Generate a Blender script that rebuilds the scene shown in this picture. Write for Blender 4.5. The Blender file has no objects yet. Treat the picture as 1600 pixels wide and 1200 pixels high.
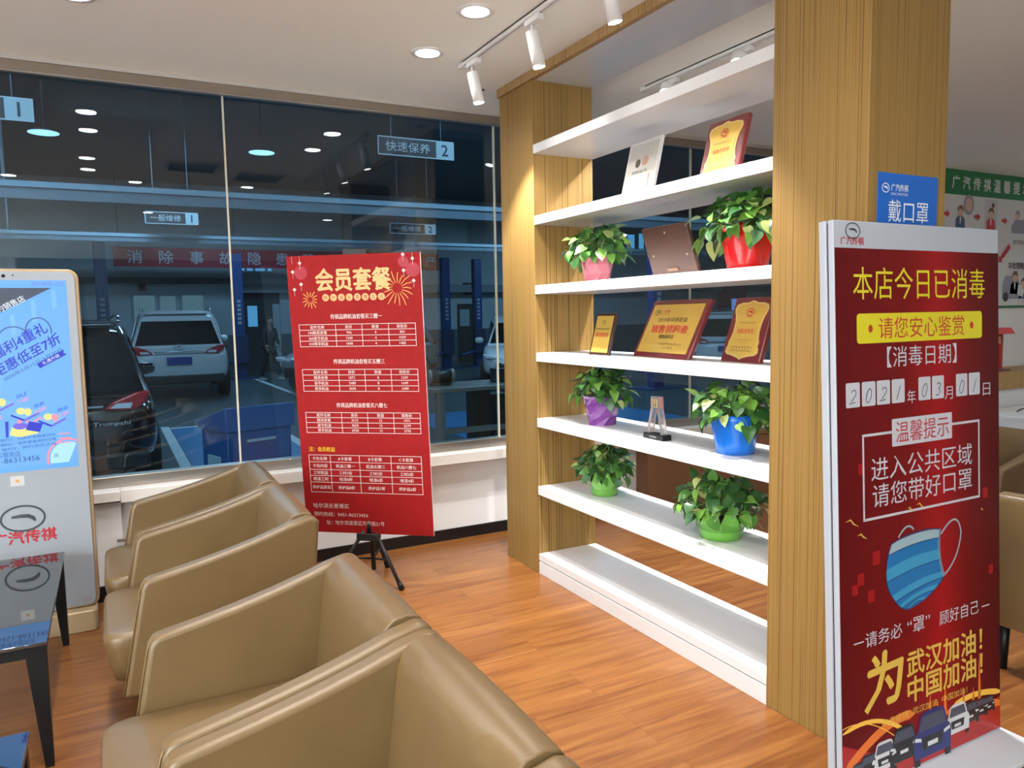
import bpy, bmesh, math, random
from mathutils import Vector, Matrix

# ------------------------------------------------------------------ camera, light, exposure
scene = bpy.context.scene
COL = scene.collection
scene.view_settings.view_transform = 'Standard'
scene.view_settings.look = 'None'
scene.view_settings.gamma = 1.0
scene.view_settings.exposure = 0.15
scene.view_settings.use_curve_mapping = False


def set_camera():
    yaw, pit, rol = math.radians(27.859), math.radians(5.1666), math.radians(1.0421)
    f = Vector((math.sin(yaw) * math.cos(pit), math.cos(yaw) * math.cos(pit), -math.sin(pit)))
    r = Vector((math.cos(yaw), -math.sin(yaw), 0))
    d = f.cross(r)
    r2 = r * math.cos(rol) + d * math.sin(rol)
    d2 = d * math.cos(rol) - r * math.sin(rol)
    cam = bpy.data.cameras.new('camera')
    cam.sensor_width = 36.0
    cam.lens = 1183.3 / 1600 * 36.0
    cam.clip_start = 0.02
    o = bpy.data.objects.new('camera', cam)
    m = Matrix.Identity(4)
    for i in range(3):
        m[i][0], m[i][1], m[i][2] = r2[i], -d2[i], -f[i]
    m[2][3] = 1.5
    o.matrix_world = m
    COL.objects.link(o)
    scene.camera = o


set_camera()
world = bpy.data.worlds.new('world')
scene.world = world
world.use_nodes = True
world.node_tree.nodes['Background'].inputs[0].default_value = (0.02, 0.03, 0.05, 1)
world.node_tree.nodes['Background'].inputs[1].default_value = 0.4
scene.cycles.max_bounces = 8
scene.cycles.transparent_max_bounces = 12
scene.cycles.sample_clamp_indirect = 4.0
scene.cycles.use_denoising = True

DOWNLIGHT_W = 54.0
SPOT_W = 132.0
FILL_PANEL_W = 245.0
WARM = (1.0, 0.965, 0.93)
NEUTRAL = (1.0, 0.985, 0.97)
COOL = (0.50, 0.78, 1.0)


def spot(name, loc, direction, watts, size, blend, color, radius=0.04):
    l = bpy.data.lights.new(name, 'SPOT')
    l.energy = watts
    l.spot_size = math.radians(size)
    l.spot_blend = blend
    l.color = color
    l.shadow_soft_size = radius
    o = bpy.data.objects.new(name, l)
    o.location = loc
    o.rotation_euler = Vector(direction).to_track_quat('-Z', 'Y').to_euler()
    COL.objects.link(o)
    return o


def area(name, loc, direction, watts, sx, sy, color):
    l = bpy.data.lights.new(name, 'AREA')
    l.shape = 'RECTANGLE'
    l.size, l.size_y = sx, sy
    l.energy = watts
    l.color = color
    o = bpy.data.objects.new(name, l)
    o.location = loc
    o.rotation_euler = Vector(direction).to_track_quat('-Z', 'Y').to_euler()
    COL.objects.link(o)
    return o


# added area lights without fixtures, brightening the workshop behind the glass
for gx, gy, gw in ((-1.5, 6.6, 110), (4.5, 6.6, 110), (11.0, 8.0, 110), (0.5, 13.0, 140), (8.0, 13.0, 140), (3.0, 20.0, 150), (13.0, 20.0, 170)):
    area('workshop_fill', (gx, gy, 4.7), (0, 0, -1), gw, 2.0, 1.0, COOL)

# ------------------------------------------------------------------ materials


def principled(name, color, rough=0.5, metal=0.0, emit=None, strength=1.0, coat=0.0, spec=0.5):
    m = bpy.data.materials.new(name)
    m.use_nodes = True
    b = m.node_tree.nodes['Principled BSDF']
    b.inputs['Base Color'].default_value = (*color, 1)
    b.inputs['Roughness'].default_value = rough
    b.inputs['Metallic'].default_value = metal
    b.inputs['Specular IOR Level'].default_value = spec
    b.inputs['Coat Weight'].default_value = coat
    b.inputs['Coat Roughness'].default_value = 0.08
    if emit:
        b.inputs['Emission Color'].default_value = (*emit, 1)
        b.inputs['Emission Strength'].default_value = strength
    return m


def nodes_of(m):
    return m.node_tree.nodes, m.node_tree.links, m.node_tree.nodes['Principled BSDF']


def add_noise_tint(m, scale, amount, bump=0.0, bump_scale=None, stretch=(1, 1, 1)):
    """mottles a material's own colour a little and adds a fine bump"""
    n, l, b = nodes_of(m)
    tc = n.new('ShaderNodeTexCoord')
    mp = n.new('ShaderNodeMapping')
    mp.inputs['Scale'].default_value = stretch
    l.new(tc.outputs['Object'], mp.inputs[0])
    nz = n.new('ShaderNodeTexNoise')
    nz.inputs['Scale'].default_value = scale
    nz.inputs['Detail'].default_value = 5
    l.new(mp.outputs[0], nz.inputs['Vector'])
    col = b.inputs['Base Color'].default_value[:]
    mix = n.new('ShaderNodeMix')
    mix.data_type = 'RGBA'
    mix.inputs[6].default_value = [c * (1 - amount) for c in col[:3]] + [1]
    mix.inputs[7].default_value = [min(1, c * (1 + amount)) for c in col[:3]] + [1]
    l.new(nz.outputs[0], mix.inputs[0])
    l.new(mix.outputs[2], b.inputs['Base Color'])
    if bump:
        nb = n.new('ShaderNodeTexNoise')
        nb.inputs['Scale'].default_value = bump_scale or scale * 8
        nb.inputs['Detail'].default_value = 3
        l.new(mp.outputs[0], nb.inputs['Vector'])
        bp = n.new('ShaderNodeBump')
        bp.inputs['Strength'].default_value = bump
        bp.inputs['Distance'].default_value = 0.01
        l.new(nb.outputs[0], bp.inputs['Height'])
        l.new(bp.outputs[0], b.inputs['Normal'])
    return m


def ramp(n, stops):
    r = n.new('ShaderNodeValToRGB')
    while len(r.color_ramp.elements) < len(stops):
        r.color_ramp.elements.new(0.5)
    for e, (p, c) in zip(r.color_ramp.elements, stops):
        e.position = p
        e.color = (*c, 1)
    return r


def zebra_wood(name, light, mid, dark):
    """straight vertical-grain veneer of the pillars"""
    m = principled(name, mid, 0.5, spec=0.3)
    n, l, b = nodes_of(m)
    tc = n.new('ShaderNodeTexCoord')
    mp = n.new('ShaderNodeMapping')
    mp.inputs['Scale'].default_value = (1, 1, 0.0025)
    l.new(tc.outputs['Object'], mp.inputs[0])
    n1 = n.new('ShaderNodeTexNoise')
    n1.inputs['Scale'].default_value = 150
    n1.inputs['Detail'].default_value = 3
    l.new(mp.outputs[0], n1.inputs['Vector'])
    r1 = ramp(n, [(0.30, mid), (0.5, light), (0.70, mid)])
    l.new(n1.outputs[0], r1.inputs[0])
    n2 = n.new('ShaderNodeTexNoise')
    n2.inputs['Scale'].default_value = 190
    n2.inputs['Detail'].default_value = 2
    l.new(mp.outputs[0], n2.inputs['Vector'])
    r2 = ramp(n, [(0.36, (1, 1, 1)), (0.44, (0, 0, 0))])
    l.new(n2.outputs[0], r2.inputs[0])
    mix = n.new('ShaderNodeMix')
    mix.data_type = 'RGBA'
    mix.inputs[7].default_value = (*dark, 1)
    sc = n.new('ShaderNodeMath')
    sc.operation = 'MULTIPLY'
    sc.inputs[1].default_value = 0.8
    l.new(r2.outputs[0], sc.inputs[0])
    l.new(sc.outputs[0], mix.inputs[0])
    l.new(r1.outputs[0], mix.inputs[6])
    l.new(mix.outputs[2], b.inputs['Base Color'])
    return m


def plank_floor():
    m = principled('orange_laminate', (0.5, 0.22, 0.07), 0.30)
    n, l, b = nodes_of(m)
    tc = n.new('ShaderNodeTexCoord')
    br = n.new('ShaderNodeTexBrick')
    br.offset = 0.37
    br.offset_frequency = 3
    br.squash = 1
    br.inputs['Color1'].default_value = (0.0, 0.0, 0.0, 1)
    br.inputs['Color2'].default_value = (1, 1, 1, 1)
    br.inputs['Mortar'].default_value = (0.5, 0.5, 0.5, 1)
    br.inputs['Scale'].default_value = 1
    br.inputs['Mortar Size'].default_value = 0.0009
    br.inputs['Mortar Smooth'].default_value = 0.1
    br.inputs['Brick Width'].default_value = 0.81
    br.inputs['Row Height'].default_value = 0.125
    l.new(tc.outputs['Object'], br.inputs['Vector'])
    # grain, shifted from plank to plank
    mp = n.new('ShaderNodeMapping')
    mp.inputs['Scale'].default_value = (1.3, 16, 1)
    l.new(tc.outputs['Object'], mp.inputs[0])
    off = n.new('ShaderNodeVectorMath')
    off.operation = 'MULTIPLY_ADD'
    off.inputs[1].default_value = (7, 13, 5)
    l.new(br.outputs['Color'], off.inputs[0])
    l.new(mp.outputs[0], off.inputs[2])
    nz = n.new('ShaderNodeTexNoise')
    nz.inputs['Scale'].default_value = 1.6
    nz.inputs['Detail'].default_value = 6
    nz.inputs['Distortion'].default_value = 0.9
    l.new(off.outputs[0], nz.inputs['Vector'])
    r = ramp(n, [(0.22, (0.135, 0.040, 0.010)), (0.42, (0.225, 0.080, 0.020)), (0.60, (0.29, 0.116, 0.030)), (0.8, (0.345, 0.158, 0.048))])
    l.new(nz.outputs[0], r.inputs[0])
    tint = n.new('ShaderNodeMix')
    tint.data_type = 'RGBA'
    tint.blend_type = 'MULTIPLY'
    tint.inputs[0].default_value = 1
    tr = ramp(n, [(0.0, (0.80, 0.76, 0.72)), (1.0, (1, 1, 1))])
    l.new(br.outputs['Color'], tr.inputs[0])
    l.new(r.outputs[0], tint.inputs[6])
    l.new(tr.outputs[0], tint.inputs[7])
    joint = n.new('ShaderNodeMix')
    joint.data_type = 'RGBA'
    joint.inputs[7].default_value = (0.12, 0.04, 0.015, 1)
    l.new(br.outputs['Fac'], joint.inputs[0])
    l.new(tint.outputs[2], joint.inputs[6])
    l.new(joint.outputs[2], b.inputs['Base Color'])
    return m


def glass_pane_material():
    """clear sheet glass: straight-through view plus the mirror share of both faces"""
    m = bpy.data.materials.new('window_glass')
    m.use_nodes = True
    n, l = m.node_tree.nodes, m.node_tree.links
    n.clear()
    out = n.new('ShaderNodeOutputMaterial')
    tr = n.new('ShaderNodeBsdfTransparent')
    tr.inputs[0].default_value = (0.80, 0.91, 0.97, 1)
    gl = n.new('ShaderNodeBsdfGlossy')
    gl.inputs['Roughness'].default_value = 0.0
    geo = n.new('ShaderNodeNewGeometry')
    ior = n.new('ShaderNodeMix')
    ior.inputs[2].default_value = 1.55
    ior.inputs[3].default_value = 1 / 1.55
    l.new(geo.outputs['Backfacing'], ior.inputs[0])
    fr = n.new('ShaderNodeFresnel')
    l.new(ior.outputs[0], fr.inputs['IOR'])
    mx = n.new('ShaderNodeMixShader')
    l.new(fr.outputs[0], mx.inputs[0])
    l.new(tr.outputs[0], mx.inputs[1])
    l.new(gl.outputs[0], mx.inputs[2])
    l.new(mx.outputs[0], out.inputs[0])
    return m


def emitter(name, color, strength):
    m = principled(name, (0, 0, 0), 0.4, emit=color, strength=strength)
    return m


MAT = {}


def mat(name, *a, **k):
    if name not in MAT:
        MAT[name] = principled(name, *a, **k)
    return MAT[name]


VENEER = zebra_wood('zebra_veneer', (0.285, 0.170, 0.050), (0.24, 0.136, 0.037), (0.085, 0.046, 0.012))
FLOOR = plank_floor()
GLASS = glass_pane_material()
CEIL = add_noise_tint(principled('ceiling_paint', (0.93, 0.95, 0.90), 0.8), 0.8, 0.02)
WALLW = add_noise_tint(principled('wall_paint', (0.84, 0.84, 0.83), 0.7), 1.5, 0.03)
WHITE = principled('white_lacquer', (0.72, 0.72, 0.72), 0.28)
LEATHER = add_noise_tint(principled('tan_leather', (0.135, 0.084, 0.034), 0.36), 9, 0.10, 0.06, 260)
PIPING = principled('tan_piping', (0.19, 0.125, 0.06), 0.45)
BLACK = principled('black_metal', (0.006, 0.006, 0.007), 0.4, spec=0.25)
BLACKM = principled('black_plastic', (0.012, 0.012, 0.013), 0.5)
STEEL = principled('brushed_steel', (0.42, 0.38, 0.34), 0.32, 0.9)
DKFRAME = principled('bronze_frame', (0.23, 0.185, 0.145), 0.45, 0.3)
STONE = add_noise_tint(principled('white_stone_sill', (0.78, 0.73, 0.68), 0.35), 3, 0.05)
BASEB = principled('black_skirting', (0.008, 0.008, 0.010), 0.3)
LAMPW = emitter('lamp_face', (1.0, 0.96, 0.90), 26)
PWHITE = principled('lamp_housing', (0.80, 0.80, 0.80), 0.35)
SEAM = principled('silicone_seam', (0.62, 0.55, 0.42), 0.5)

# ------------------------------------------------------------------ mesh helpers


def box(bm, x0, x1, y0, y1, z0, z1, mi=0):
    v = [bm.verts.new(p) for p in ((x0, y0, z0), (x1, y0, z0), (x1, y1, z0), (x0, y1, z0), (x0, y0, z1), (x1, y0, z1), (x1, y1, z1), (x0, y1, z1))]
    fs = []
    for q in ((3, 2, 1, 0), (4, 5, 6, 7), (0, 1, 5, 4), (1, 2, 6, 5), (2, 3, 7, 6), (3, 0, 4, 7)):
        f = bm.faces.new([v[i] for i in q])
        f.material_index = mi
        fs.append(f)
    return v


def tube(bm, pts, radii, n=12, caps=True, mi=0):
    pts = [Vector(p) for p in pts]
    if not hasattr(radii, '__len__'):
        radii = [radii] * len(pts)
    rings = []
    ref = None
    for i, p in enumerate(pts):
        d = (pts[min(i + 1, len(pts) - 1)] - pts[max(i - 1, 0)]).normalized()
        if ref is None:
            ref = Vector((0, 0, 1)) if abs(d.z) < 0.9 else Vector((1, 0, 0))
        a = ref - d * ref.dot(d)
        if a.length < 1e-5:
            a = d.orthogonal()
        a.normalize()
        ref = a
        c = d.cross(a)
        rings.append([bm.verts.new(p + (a * math.cos(t) + c * math.sin(t)) * radii[i]) for t in [2 * math.pi * k / n for k in range(n)]])
    for r0, r1 in zip(rings, rings[1:]):
        for k in range(n):
            f = bm.faces.new((r0[k], r0[(k + 1) % n], r1[(k + 1) % n], r1[k]))
            f.material_index = mi
            f.smooth = True
    if caps:
        for r, rev in ((rings[0], True), (rings[-1], False)):
            f = bm.faces.new(list(reversed(r)) if rev else r)
            f.material_index = mi
    return rings


def lathe(bm, prof, n=32, center=(0, 0), caps=True, mi=0, rfun=None):
    rings = []
    for r, z in prof:
        rr = []
        for k in range(n):
            t = 2 * math.pi * k / n
            q = r * (rfun(t, z) if rfun else 1)
            rr.append(bm.verts.new((center[0] + q * math.cos(t), center[1] + q * math.sin(t), z)))
        rings.append(rr)
    for r0, r1 in zip(rings, rings[1:]):
        for k in range(n):
            f = bm.faces.new((r0[k], r0[(k + 1) % n], r1[(k + 1) % n], r1[k]))
            f.material_index = mi
            f.smooth = True
    if caps:
        bm.faces.new(list(reversed(rings[0]))).material_index = mi
        bm.faces.new(rings[-1]).material_index = mi
    return rings


def prism(bm, pts, axis, a, b, mi=0):
    """extrude a 2-D polygon along an axis; pts are (x,z) for 'y', (y,z) for 'x', (x,y) for 'z'"""
    def P(p, t):
        if axis == 'y':
            return (p[0], t, p[1])
        if axis == 'x':
            return (t, p[0], p[1])
        return (p[0], p[1], t)
    lo = [bm.verts.new(P(p, a)) for p in pts]
    hi = [bm.verts.new(P(p, b)) for p in pts]
    k = len(pts)
    fs = [bm.faces.new(lo), bm.faces.new(list(reversed(hi)))]
    for i in range(k):
        fs.append(bm.faces.new((lo[(i + 1) % k], lo[i], hi[i], hi[(i + 1) % k])))
    for f in fs:
        f.material_index = mi
    return fs


def obj(name, bm, mats, parent=None, bevel=0, seg=2, smooth=False, sub=0, loc=None):
    bmesh.ops.recalc_face_normals(bm, faces=bm.faces[:])
    me = bpy.data.meshes.new(name)
    bm.to_mesh(me)
    bm.free()
    if not isinstance(mats, (list, tuple)):
        mats = [mats]
    for m in mats:
        me.materials.append(m)
    if smooth:
        for p in me.polygons:
            p.use_smooth = True
    o = bpy.data.objects.new(name, me)
    COL.objects.link(o)
    if parent:
        o.parent = parent
    if loc:
        o.location = loc
    if bevel:
        md = o.modifiers.new('bevel', 'BEVEL')
        md.width = bevel
        md.segments = seg
        md.limit_method = 'ANGLE'
        md.angle_limit = math.radians(40)
        md.harden_normals = False
        for p in me.polygons:
            p.use_smooth = True
        try:
            me.set_sharp_from_angle(angle=math.radians(60))
        except Exception:
            pass
    if sub:
        md = o.modifiers.new('subdivision', 'SUBSURF')
        md.levels = md.render_levels = sub
        for p in me.polygons:
            p.use_smooth = True
    return o


def B():
    return bmesh.new()


def thing(name, label, cat, loc=(0, 0, 0), rot=(0, 0, 0), group=None):
    o = bpy.data.objects.new(name, None)
    o.empty_display_size = 0.1
    COL.objects.link(o)
    o.location = loc
    o.rotation_euler = rot
    o['label'] = label
    o['category'] = cat
    if group:
        o['group'] = group
    return o


def tag(o, label, cat, group=None, kind=None):
    o['label'] = label
    o['category'] = cat
    if group:
        o['group'] = group
    if kind:
        o['kind'] = kind
    return o


def struct(name, bm, m, **k):
    o = obj(name, bm, m, **k)
    o['kind'] = 'structure'
    return o


def copy_tree(o, parent=None):
    c = o.copy()
    COL.objects.link(c)
    c.parent = parent
    for ch in list(o.children):
        copy_tree(ch, c)
    return c


# flat printing: everything is drawn on a board's face, x = right, z = up, front towards -y
_txt = {}


def glyphs(s, bold=0.0):
    key = (s, bold)
    if key not in _txt:
        cu = bpy.data.curves.new('text', 'FONT')
        cu.body = s
        cu.size = 1
        cu.resolution_u = 2
        cu.offset = bold
        o = bpy.data.objects.new('text', cu)
        me = bpy.data.meshes.new_from_object(o)
        vs = [v.co.copy() for v in me.vertices]
        fs = [tuple(p.vertices) for p in me.polygons]
        bpy.data.objects.remove(o)
        bpy.data.curves.remove(cu)
        bpy.data.meshes.remove(me)
        _txt[key] = (vs, fs)
    return _txt[key]


def text(bm, s, u, v, h, w=None, rot=0.0, bold=0.0, shear=0.0, e=0.001, mi=0, align='c', vert=False):
    """letters centred on (u, v), h high, w wide, e in front of the board"""
    if vert:
        k = len(s)
        for i, c in enumerate(s):
            text(bm, c, u, v + h * (k - 1) / 2 - i * h, h * 0.85, w, 0, bold, 0, e, mi)
        return
    if bold > 0.011:
        # heavier face: the strokes are printed again, shifted by a hair
        k = min(bold, 0.03) * h
        for i, (du, dv) in enumerate(((-k, 0), (k, 0), (0, k), (0, -k)) if h > 0.03 else ((-k, 0), (k, 0))):
            text(bm, s, u + du, v + dv, h, w, rot, 0.0, shear, e + 0.00004 * (i + 1), mi, align)
        return
    vs, fs = glyphs(s)
    x0 = min(p.x for p in vs); x1 = max(p.x for p in vs)
    y0 = min(p.y for p in vs); y1 = max(p.y for p in vs)
    sy = h / max(1e-6, y1 - y0)
    if y1 - y0 < 0.3:
        sy = h
    sx = w / (x1 - x0) if w else sy
    cx = {'c': (x0 + x1) / 2, 'l': x0, 'r': x1}[align]
    cy = (y0 + y1) / 2
    c, sn = math.cos(rot), math.sin(rot)
    out = []
    for p in vs:
        a = (p.x - cx) * sx
        b = (p.y - cy) * sy
        a += shear * b
        out.append(bm.verts.new((u + a * c - b * sn, -e, v + a * sn + b * c)))
    for f in fs:
        try:
            bm.faces.new([out[i] for i in f]).material_index = mi
        except ValueError:
            pass


def flat(bm, pts, e=0.001, mi=0):
    f = bm.faces.new([bm.verts.new((p[0], -e, p[1])) for p in pts])
    f.material_index = mi
    return f


def rect(bm, u0, u1, v0, v1, e=0.001, mi=0):
    flat(bm, ((u0, v0), (u1, v0), (u1, v1), (u0, v1)), e, mi)


def rrect(bm, u0, u1, v0, v1, r, e=0.001, mi=0, n=6):
    pts = []
    for cx, cz, a0 in ((u1 - r, v1 - r, 0), (u0 + r, v1 - r, 90), (u0 + r, v0 + r, 180), (u1 - r, v0 + r, 270)):
        for i in range(n + 1):
            t = math.radians(a0 + 90 * i / n)
            pts.append((cx + r * math.cos(t), cz + r * math.sin(t)))
    flat(bm, pts, e, mi)


def ellipse(bm, u, v, a, b, e=0.001, mi=0, n=28, rot=0.0):
    c, s = math.cos(rot), math.sin(rot)
    flat(bm, [(u + a * math.cos(t) * c - b * math.sin(t) * s, v + a * math.cos(t) * s + b * math.sin(t) * c) for t in [2 * math.pi * k / n for k in range(n)]], e, mi)


def stroke(bm, pts, w, e=0.001, mi=0, closed=False):
    """a ribbon of width w (or a list of widths) along a polyline on the face"""
    pts = [Vector((p[0], p[1])) for p in pts]
    k = len(pts)
    ws = w if hasattr(w, '__len__') else [w] * k
    L, R = [], []
    for i, p in enumerate(pts):
        a = pts[(i - 1) % k] if (closed or i > 0) else p
        b = pts[(i + 1) % k] if (closed or i < k - 1) else p
        d = (b - a)
        d = d.normalized() if d.length > 1e-9 else Vector((1, 0))
        nn = Vector((-d.y, d.x)) * ws[i] / 2
        L.append(bm.verts.new((p.x + nn.x, -e, p.y + nn.y)))
        R.append(bm.verts.new((p.x - nn.x, -e, p.y - nn.y)))
    for i in range(k if closed else k - 1):
        j = (i + 1) % k
        f = bm.faces.new((L[i], R[i], R[j], L[j]))
        f.material_index = mi


def frame_line(bm, u0, u1, v0, v1, w, e=0.001, mi=0):
    rect(bm, u0 - w / 2, u1 + w / 2, v1 - w / 2, v1 + w / 2, e, mi)
    rect(bm, u0 - w / 2, u1 + w / 2, v0 - w / 2, v0 + w / 2, e, mi)
    rect(bm, u0 - w / 2, u0 + w / 2, v0, v1, e, mi)
    rect(bm, u1 - w / 2, u1 + w / 2, v0, v1, e, mi)


def arc(cx, cy, rx, ry, a0, a1, n=16):
    return [(cx + rx * math.cos(math.radians(a0 + (a1 - a0) * i / n)), cy + ry * math.sin(math.radians(a0 + (a1 - a0) * i / n))) for i in range(n + 1)]


def emblem(bm, u, v, a, b, w, e=0.0015, mi=0):
    """oval ring with one hooked bar inside"""
    stroke(bm, arc(u, v, a, b, 0, 360, 36)[:-1], w, e, mi, closed=True)
    bar = [(u - a * .52, v + b * .16), (u - a * .1, v + b * .20), (u + a * .25, v + b * .16), (u + a * .48, v - b * .05), (u + a * .56, v - b * .30)]
    stroke(bm, bar, [w * 1.2, w * 1.9, w * 2.1, w * 2.0, w * 0.9], e, mi)


def board_matrix(o, origin, yaw=0.0, lean=0.0):
    """places a board: yaw turns it about z, lean tips its top away from its front"""
    o.location = origin
    o.rotation_mode = 'XYZ'
    o.rotation_euler = (-lean, 0, yaw)

# ------------------------------------------------------------------ the room
W = 4.63          # window wall
CZ = 2.84         # ceiling
XL, XR, YB, YS = -8.5, 10.5, -9.0, -0.7
b = B(); box(b, XL, XR, YS, W + 0.12, -0.1, 0.0); struct('floor', b, FLOOR)
b = B(); box(b, -1.6, XR, YB, YS, -0.1, 0.0); struct('floor_unseen_dark', b, add_noise_tint(principled('unseen_dark_floor', (0.16, 0.15, 0.14), 0.3), 2, 0.1))  # unseen floor, kept dark so it barely mirrors in the window
b = B(); box(b, XL, -1.6, YB, YS, -0.1, 0.0); struct('floor_bounce', b, add_noise_tint(principled('unseen_bounce_white', (0.78, 0.79, 0.79), 0.25), 2, 0.03))  # unseen white floor added to bounce light up to the ceiling
b = B(); box(b, XL, XR, YB, W + 0.12, CZ, CZ + 0.12); struct('ceiling', b, CEIL)
b = B(); box(b, XL - 0.12, XL, YB, W + 0.12, -0.1, CZ); struct('wall_left', b, WALLW)
b = B(); box(b, XR, XR + 0.12, YB, W + 0.12, -0.1, CZ); struct('wall_right', b, WALLW)
b = B(); box(b, XL, -1.6, YB - 0.12, YB, -0.1, CZ); struct('wall_rear', b, WALLW)
b = B(); box(b, -1.6, XR, YB - 0.12, YB, -0.1, CZ); struct('wall_rear_dark', b, add_noise_tint(principled('unseen_dark_wall', (0.13, 0.14, 0.15), 0.5), 1.0, 0.1))  # unseen wall, coloured dark so the window reflection stays dim
b = B(); box(b, XL, XR, W, W + 0.12, 0.0, 0.60); struct('wall_back', b, WALLW)
b = B(); box(b, 6.95, XR, W, W + 0.12, 0.60, CZ); struct('wall_back_right', b, WALLW)
b = B(); box(b, 0.0, 6.95, W - 0.012, W, 0, 0.075); struct('baseboard_back', b, BASEB)
b = B(); box(b, XL, 0.0, W - 0.085, W - 0.07, 0, 0.085); struct('baseboard_left', b, BASEB)
b = B(); box(b, XL, 0.0, W - 0.07, W, 0, 0.53); struct('wall_back_left', b, WALLW)
# sill: the run to the right stands further into the room than the short run on the left
b = B(); box(b, 0.0, 6.95, W - 0.115, W + 0.05, 0.535, 0.605); struct('trim_1', b, STONE, bevel=0.004)
b = B(); box(b, XL, 0.0, W - 0.135, W + 0.05, 0.55, 0.605); struct('trim_2', b, STONE, bevel=0.004)
b = B(); box(b, XL, 6.95, W - 0.02, W + 0.06, 0.605, 0.665); struct('trim_3', b, STEEL, bevel=0.003)
b = B(); box(b, XL, 6.95, W - 0.03, W + 0.06, CZ - 0.072, CZ - 0.024); struct('trim_4', b, DKFRAME, bevel=0.002)
b = B(); box(b, XL, 6.95, W - 0.034, W + 0.06, CZ - 0.0235, CZ - 0.0005); struct('trim_6', b, principled('cornice_paint', (0.48, 0.46, 0.43), 0.7))
b = B(); box(b, XL, 6.95, W - 0.030, W + 0.0, CZ - 0.082, CZ - 0.0725); struct('trim_5', b, STEEL)
xs = [-8.5, -6.2, -4.49, -2.78, -1.07, 0.638, 2.347, 4.056, 5.765, 6.95]
for i, (xa, xb) in enumerate(zip(xs, xs[1:])):
    b = B(); box(b, xa + 0.004, xb - 0.004, W + 0.012, W + 0.024, 0.664, CZ - 0.07); struct('window_%d' % (i + 1), b, GLASS)
    if i:
        b = B(); box(b, xa - 0.0045, xa + 0.0045, W + 0.008, W + 0.026, 0.664, CZ - 0.07); struct('trim_%d' % (6 + i), b, SEAM)
# small ceiling sensor and the valve low on the wall
t = thing('ceiling_sensor', 'small black square sensor set in the ceiling near the wooden pillar', 'sensor', (2.02, 4.18, CZ))
b = B(); box(b, -0.03, 0.03, -0.025, 0.025, -0.006, 0.0); obj('sensor_plate', b, BLACKM, t, bevel=0.002)
b = B(); lathe(b, [(0.016, -0.012), (0.018, -0.006)], 16); obj('sensor_lens', b, BLACK, t)
t = thing('radiator_valve', 'small chrome pipe valve on the white wall behind the armchairs', 'valve', (0.03, W - 0.07, 0.33))
b = B(); tube(b, [(0, 0.07, 0), (0, -0.04, 0)], 0.011, 12); obj('valve_stem', b, STEEL, t)
b = B(); tube(b, [(-0.06, -0.03, 0), (0.05, -0.03, 0)], [0.008, 0.011], 12); obj('valve_lever', b, STEEL, t)

# ------------------------------------------------------------------ display shelf
S0, S1 = 2.132, 2.527
YN0, YN1, YF0, YF1 = 1.617, 2.006, 3.735, 4.130
sh = thing('display_shelf', 'tall built-in display shelf with two zebra-veneer pillars and white shelves', 'shelf', (S0, YN0, 0))


def rel(bm, o):
    bmesh.ops.translate(bm, verts=bm.verts[:], vec=-Vector(o.location))
    return bm


for y0, y1 in ((YN0, YN1), (YF0, YF1)):
    b = B(); box(b, S0, S1, y0, y1, 0, 2.79); obj('pillar', rel(b, sh), VENEER, sh, bevel=0.0015)
VEN_H = zebra_wood('beam_veneer', (0.42, 0.26, 0.11), (0.34, 0.205, 0.08), (0.13, 0.075, 0.025))
b = B(); box(b, S0 - 0.012, S0 + 0.02, YN0 - 0.012, YF1 + 0.012, 2.79, CZ - 0.001); obj('beam', rel(b, sh), VEN_H, sh, bevel=0.0015)
b = B(); box(b, S0 + 0.02, S1, YN0, YF1, 2.79, CZ - 0.001); obj('soffit', rel(b, sh), WHITE, sh)
SHELF_Z = [2.44, 2.051, 1.666, 1.287, 0.912, 0.517]
for z in SHELF_Z:
    b = B(); box(b, S0, S1, YN1, YF0, z - 0.05, z); obj('shelf_board', rel(b, sh), WHITE, sh, bevel=0.002)
b = B(); box(b, S0, S1, YN1, YF0, 0.0, 0.074); box(b, S0, S1, YN1, YF0, 0.079, 0.118); box(b, S0 + 0.012, S1 - 0.012, YN1, YF0, 0.07, 0.085)
obj('plinth', rel(b, sh), WHITE, sh, bevel=0.0015)

# ------------------------------------------------------------------ ceiling lamps


def make_downlight():
    t = thing('downlight', '', 'downlight')
    b = B()
    lathe(b, [(0.058, -0.004), (0.066, -0.007), (0.083, -0.006), (0.085, 0.0)], 40, caps=False)
    obj('trim_ring', b, PWHITE, t)
    b = B(); lathe(b, [(0.0585, -0.006), (0.058, -0.003)], 40); obj('lamp_face', b, LAMPW, t)
    return t


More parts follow.
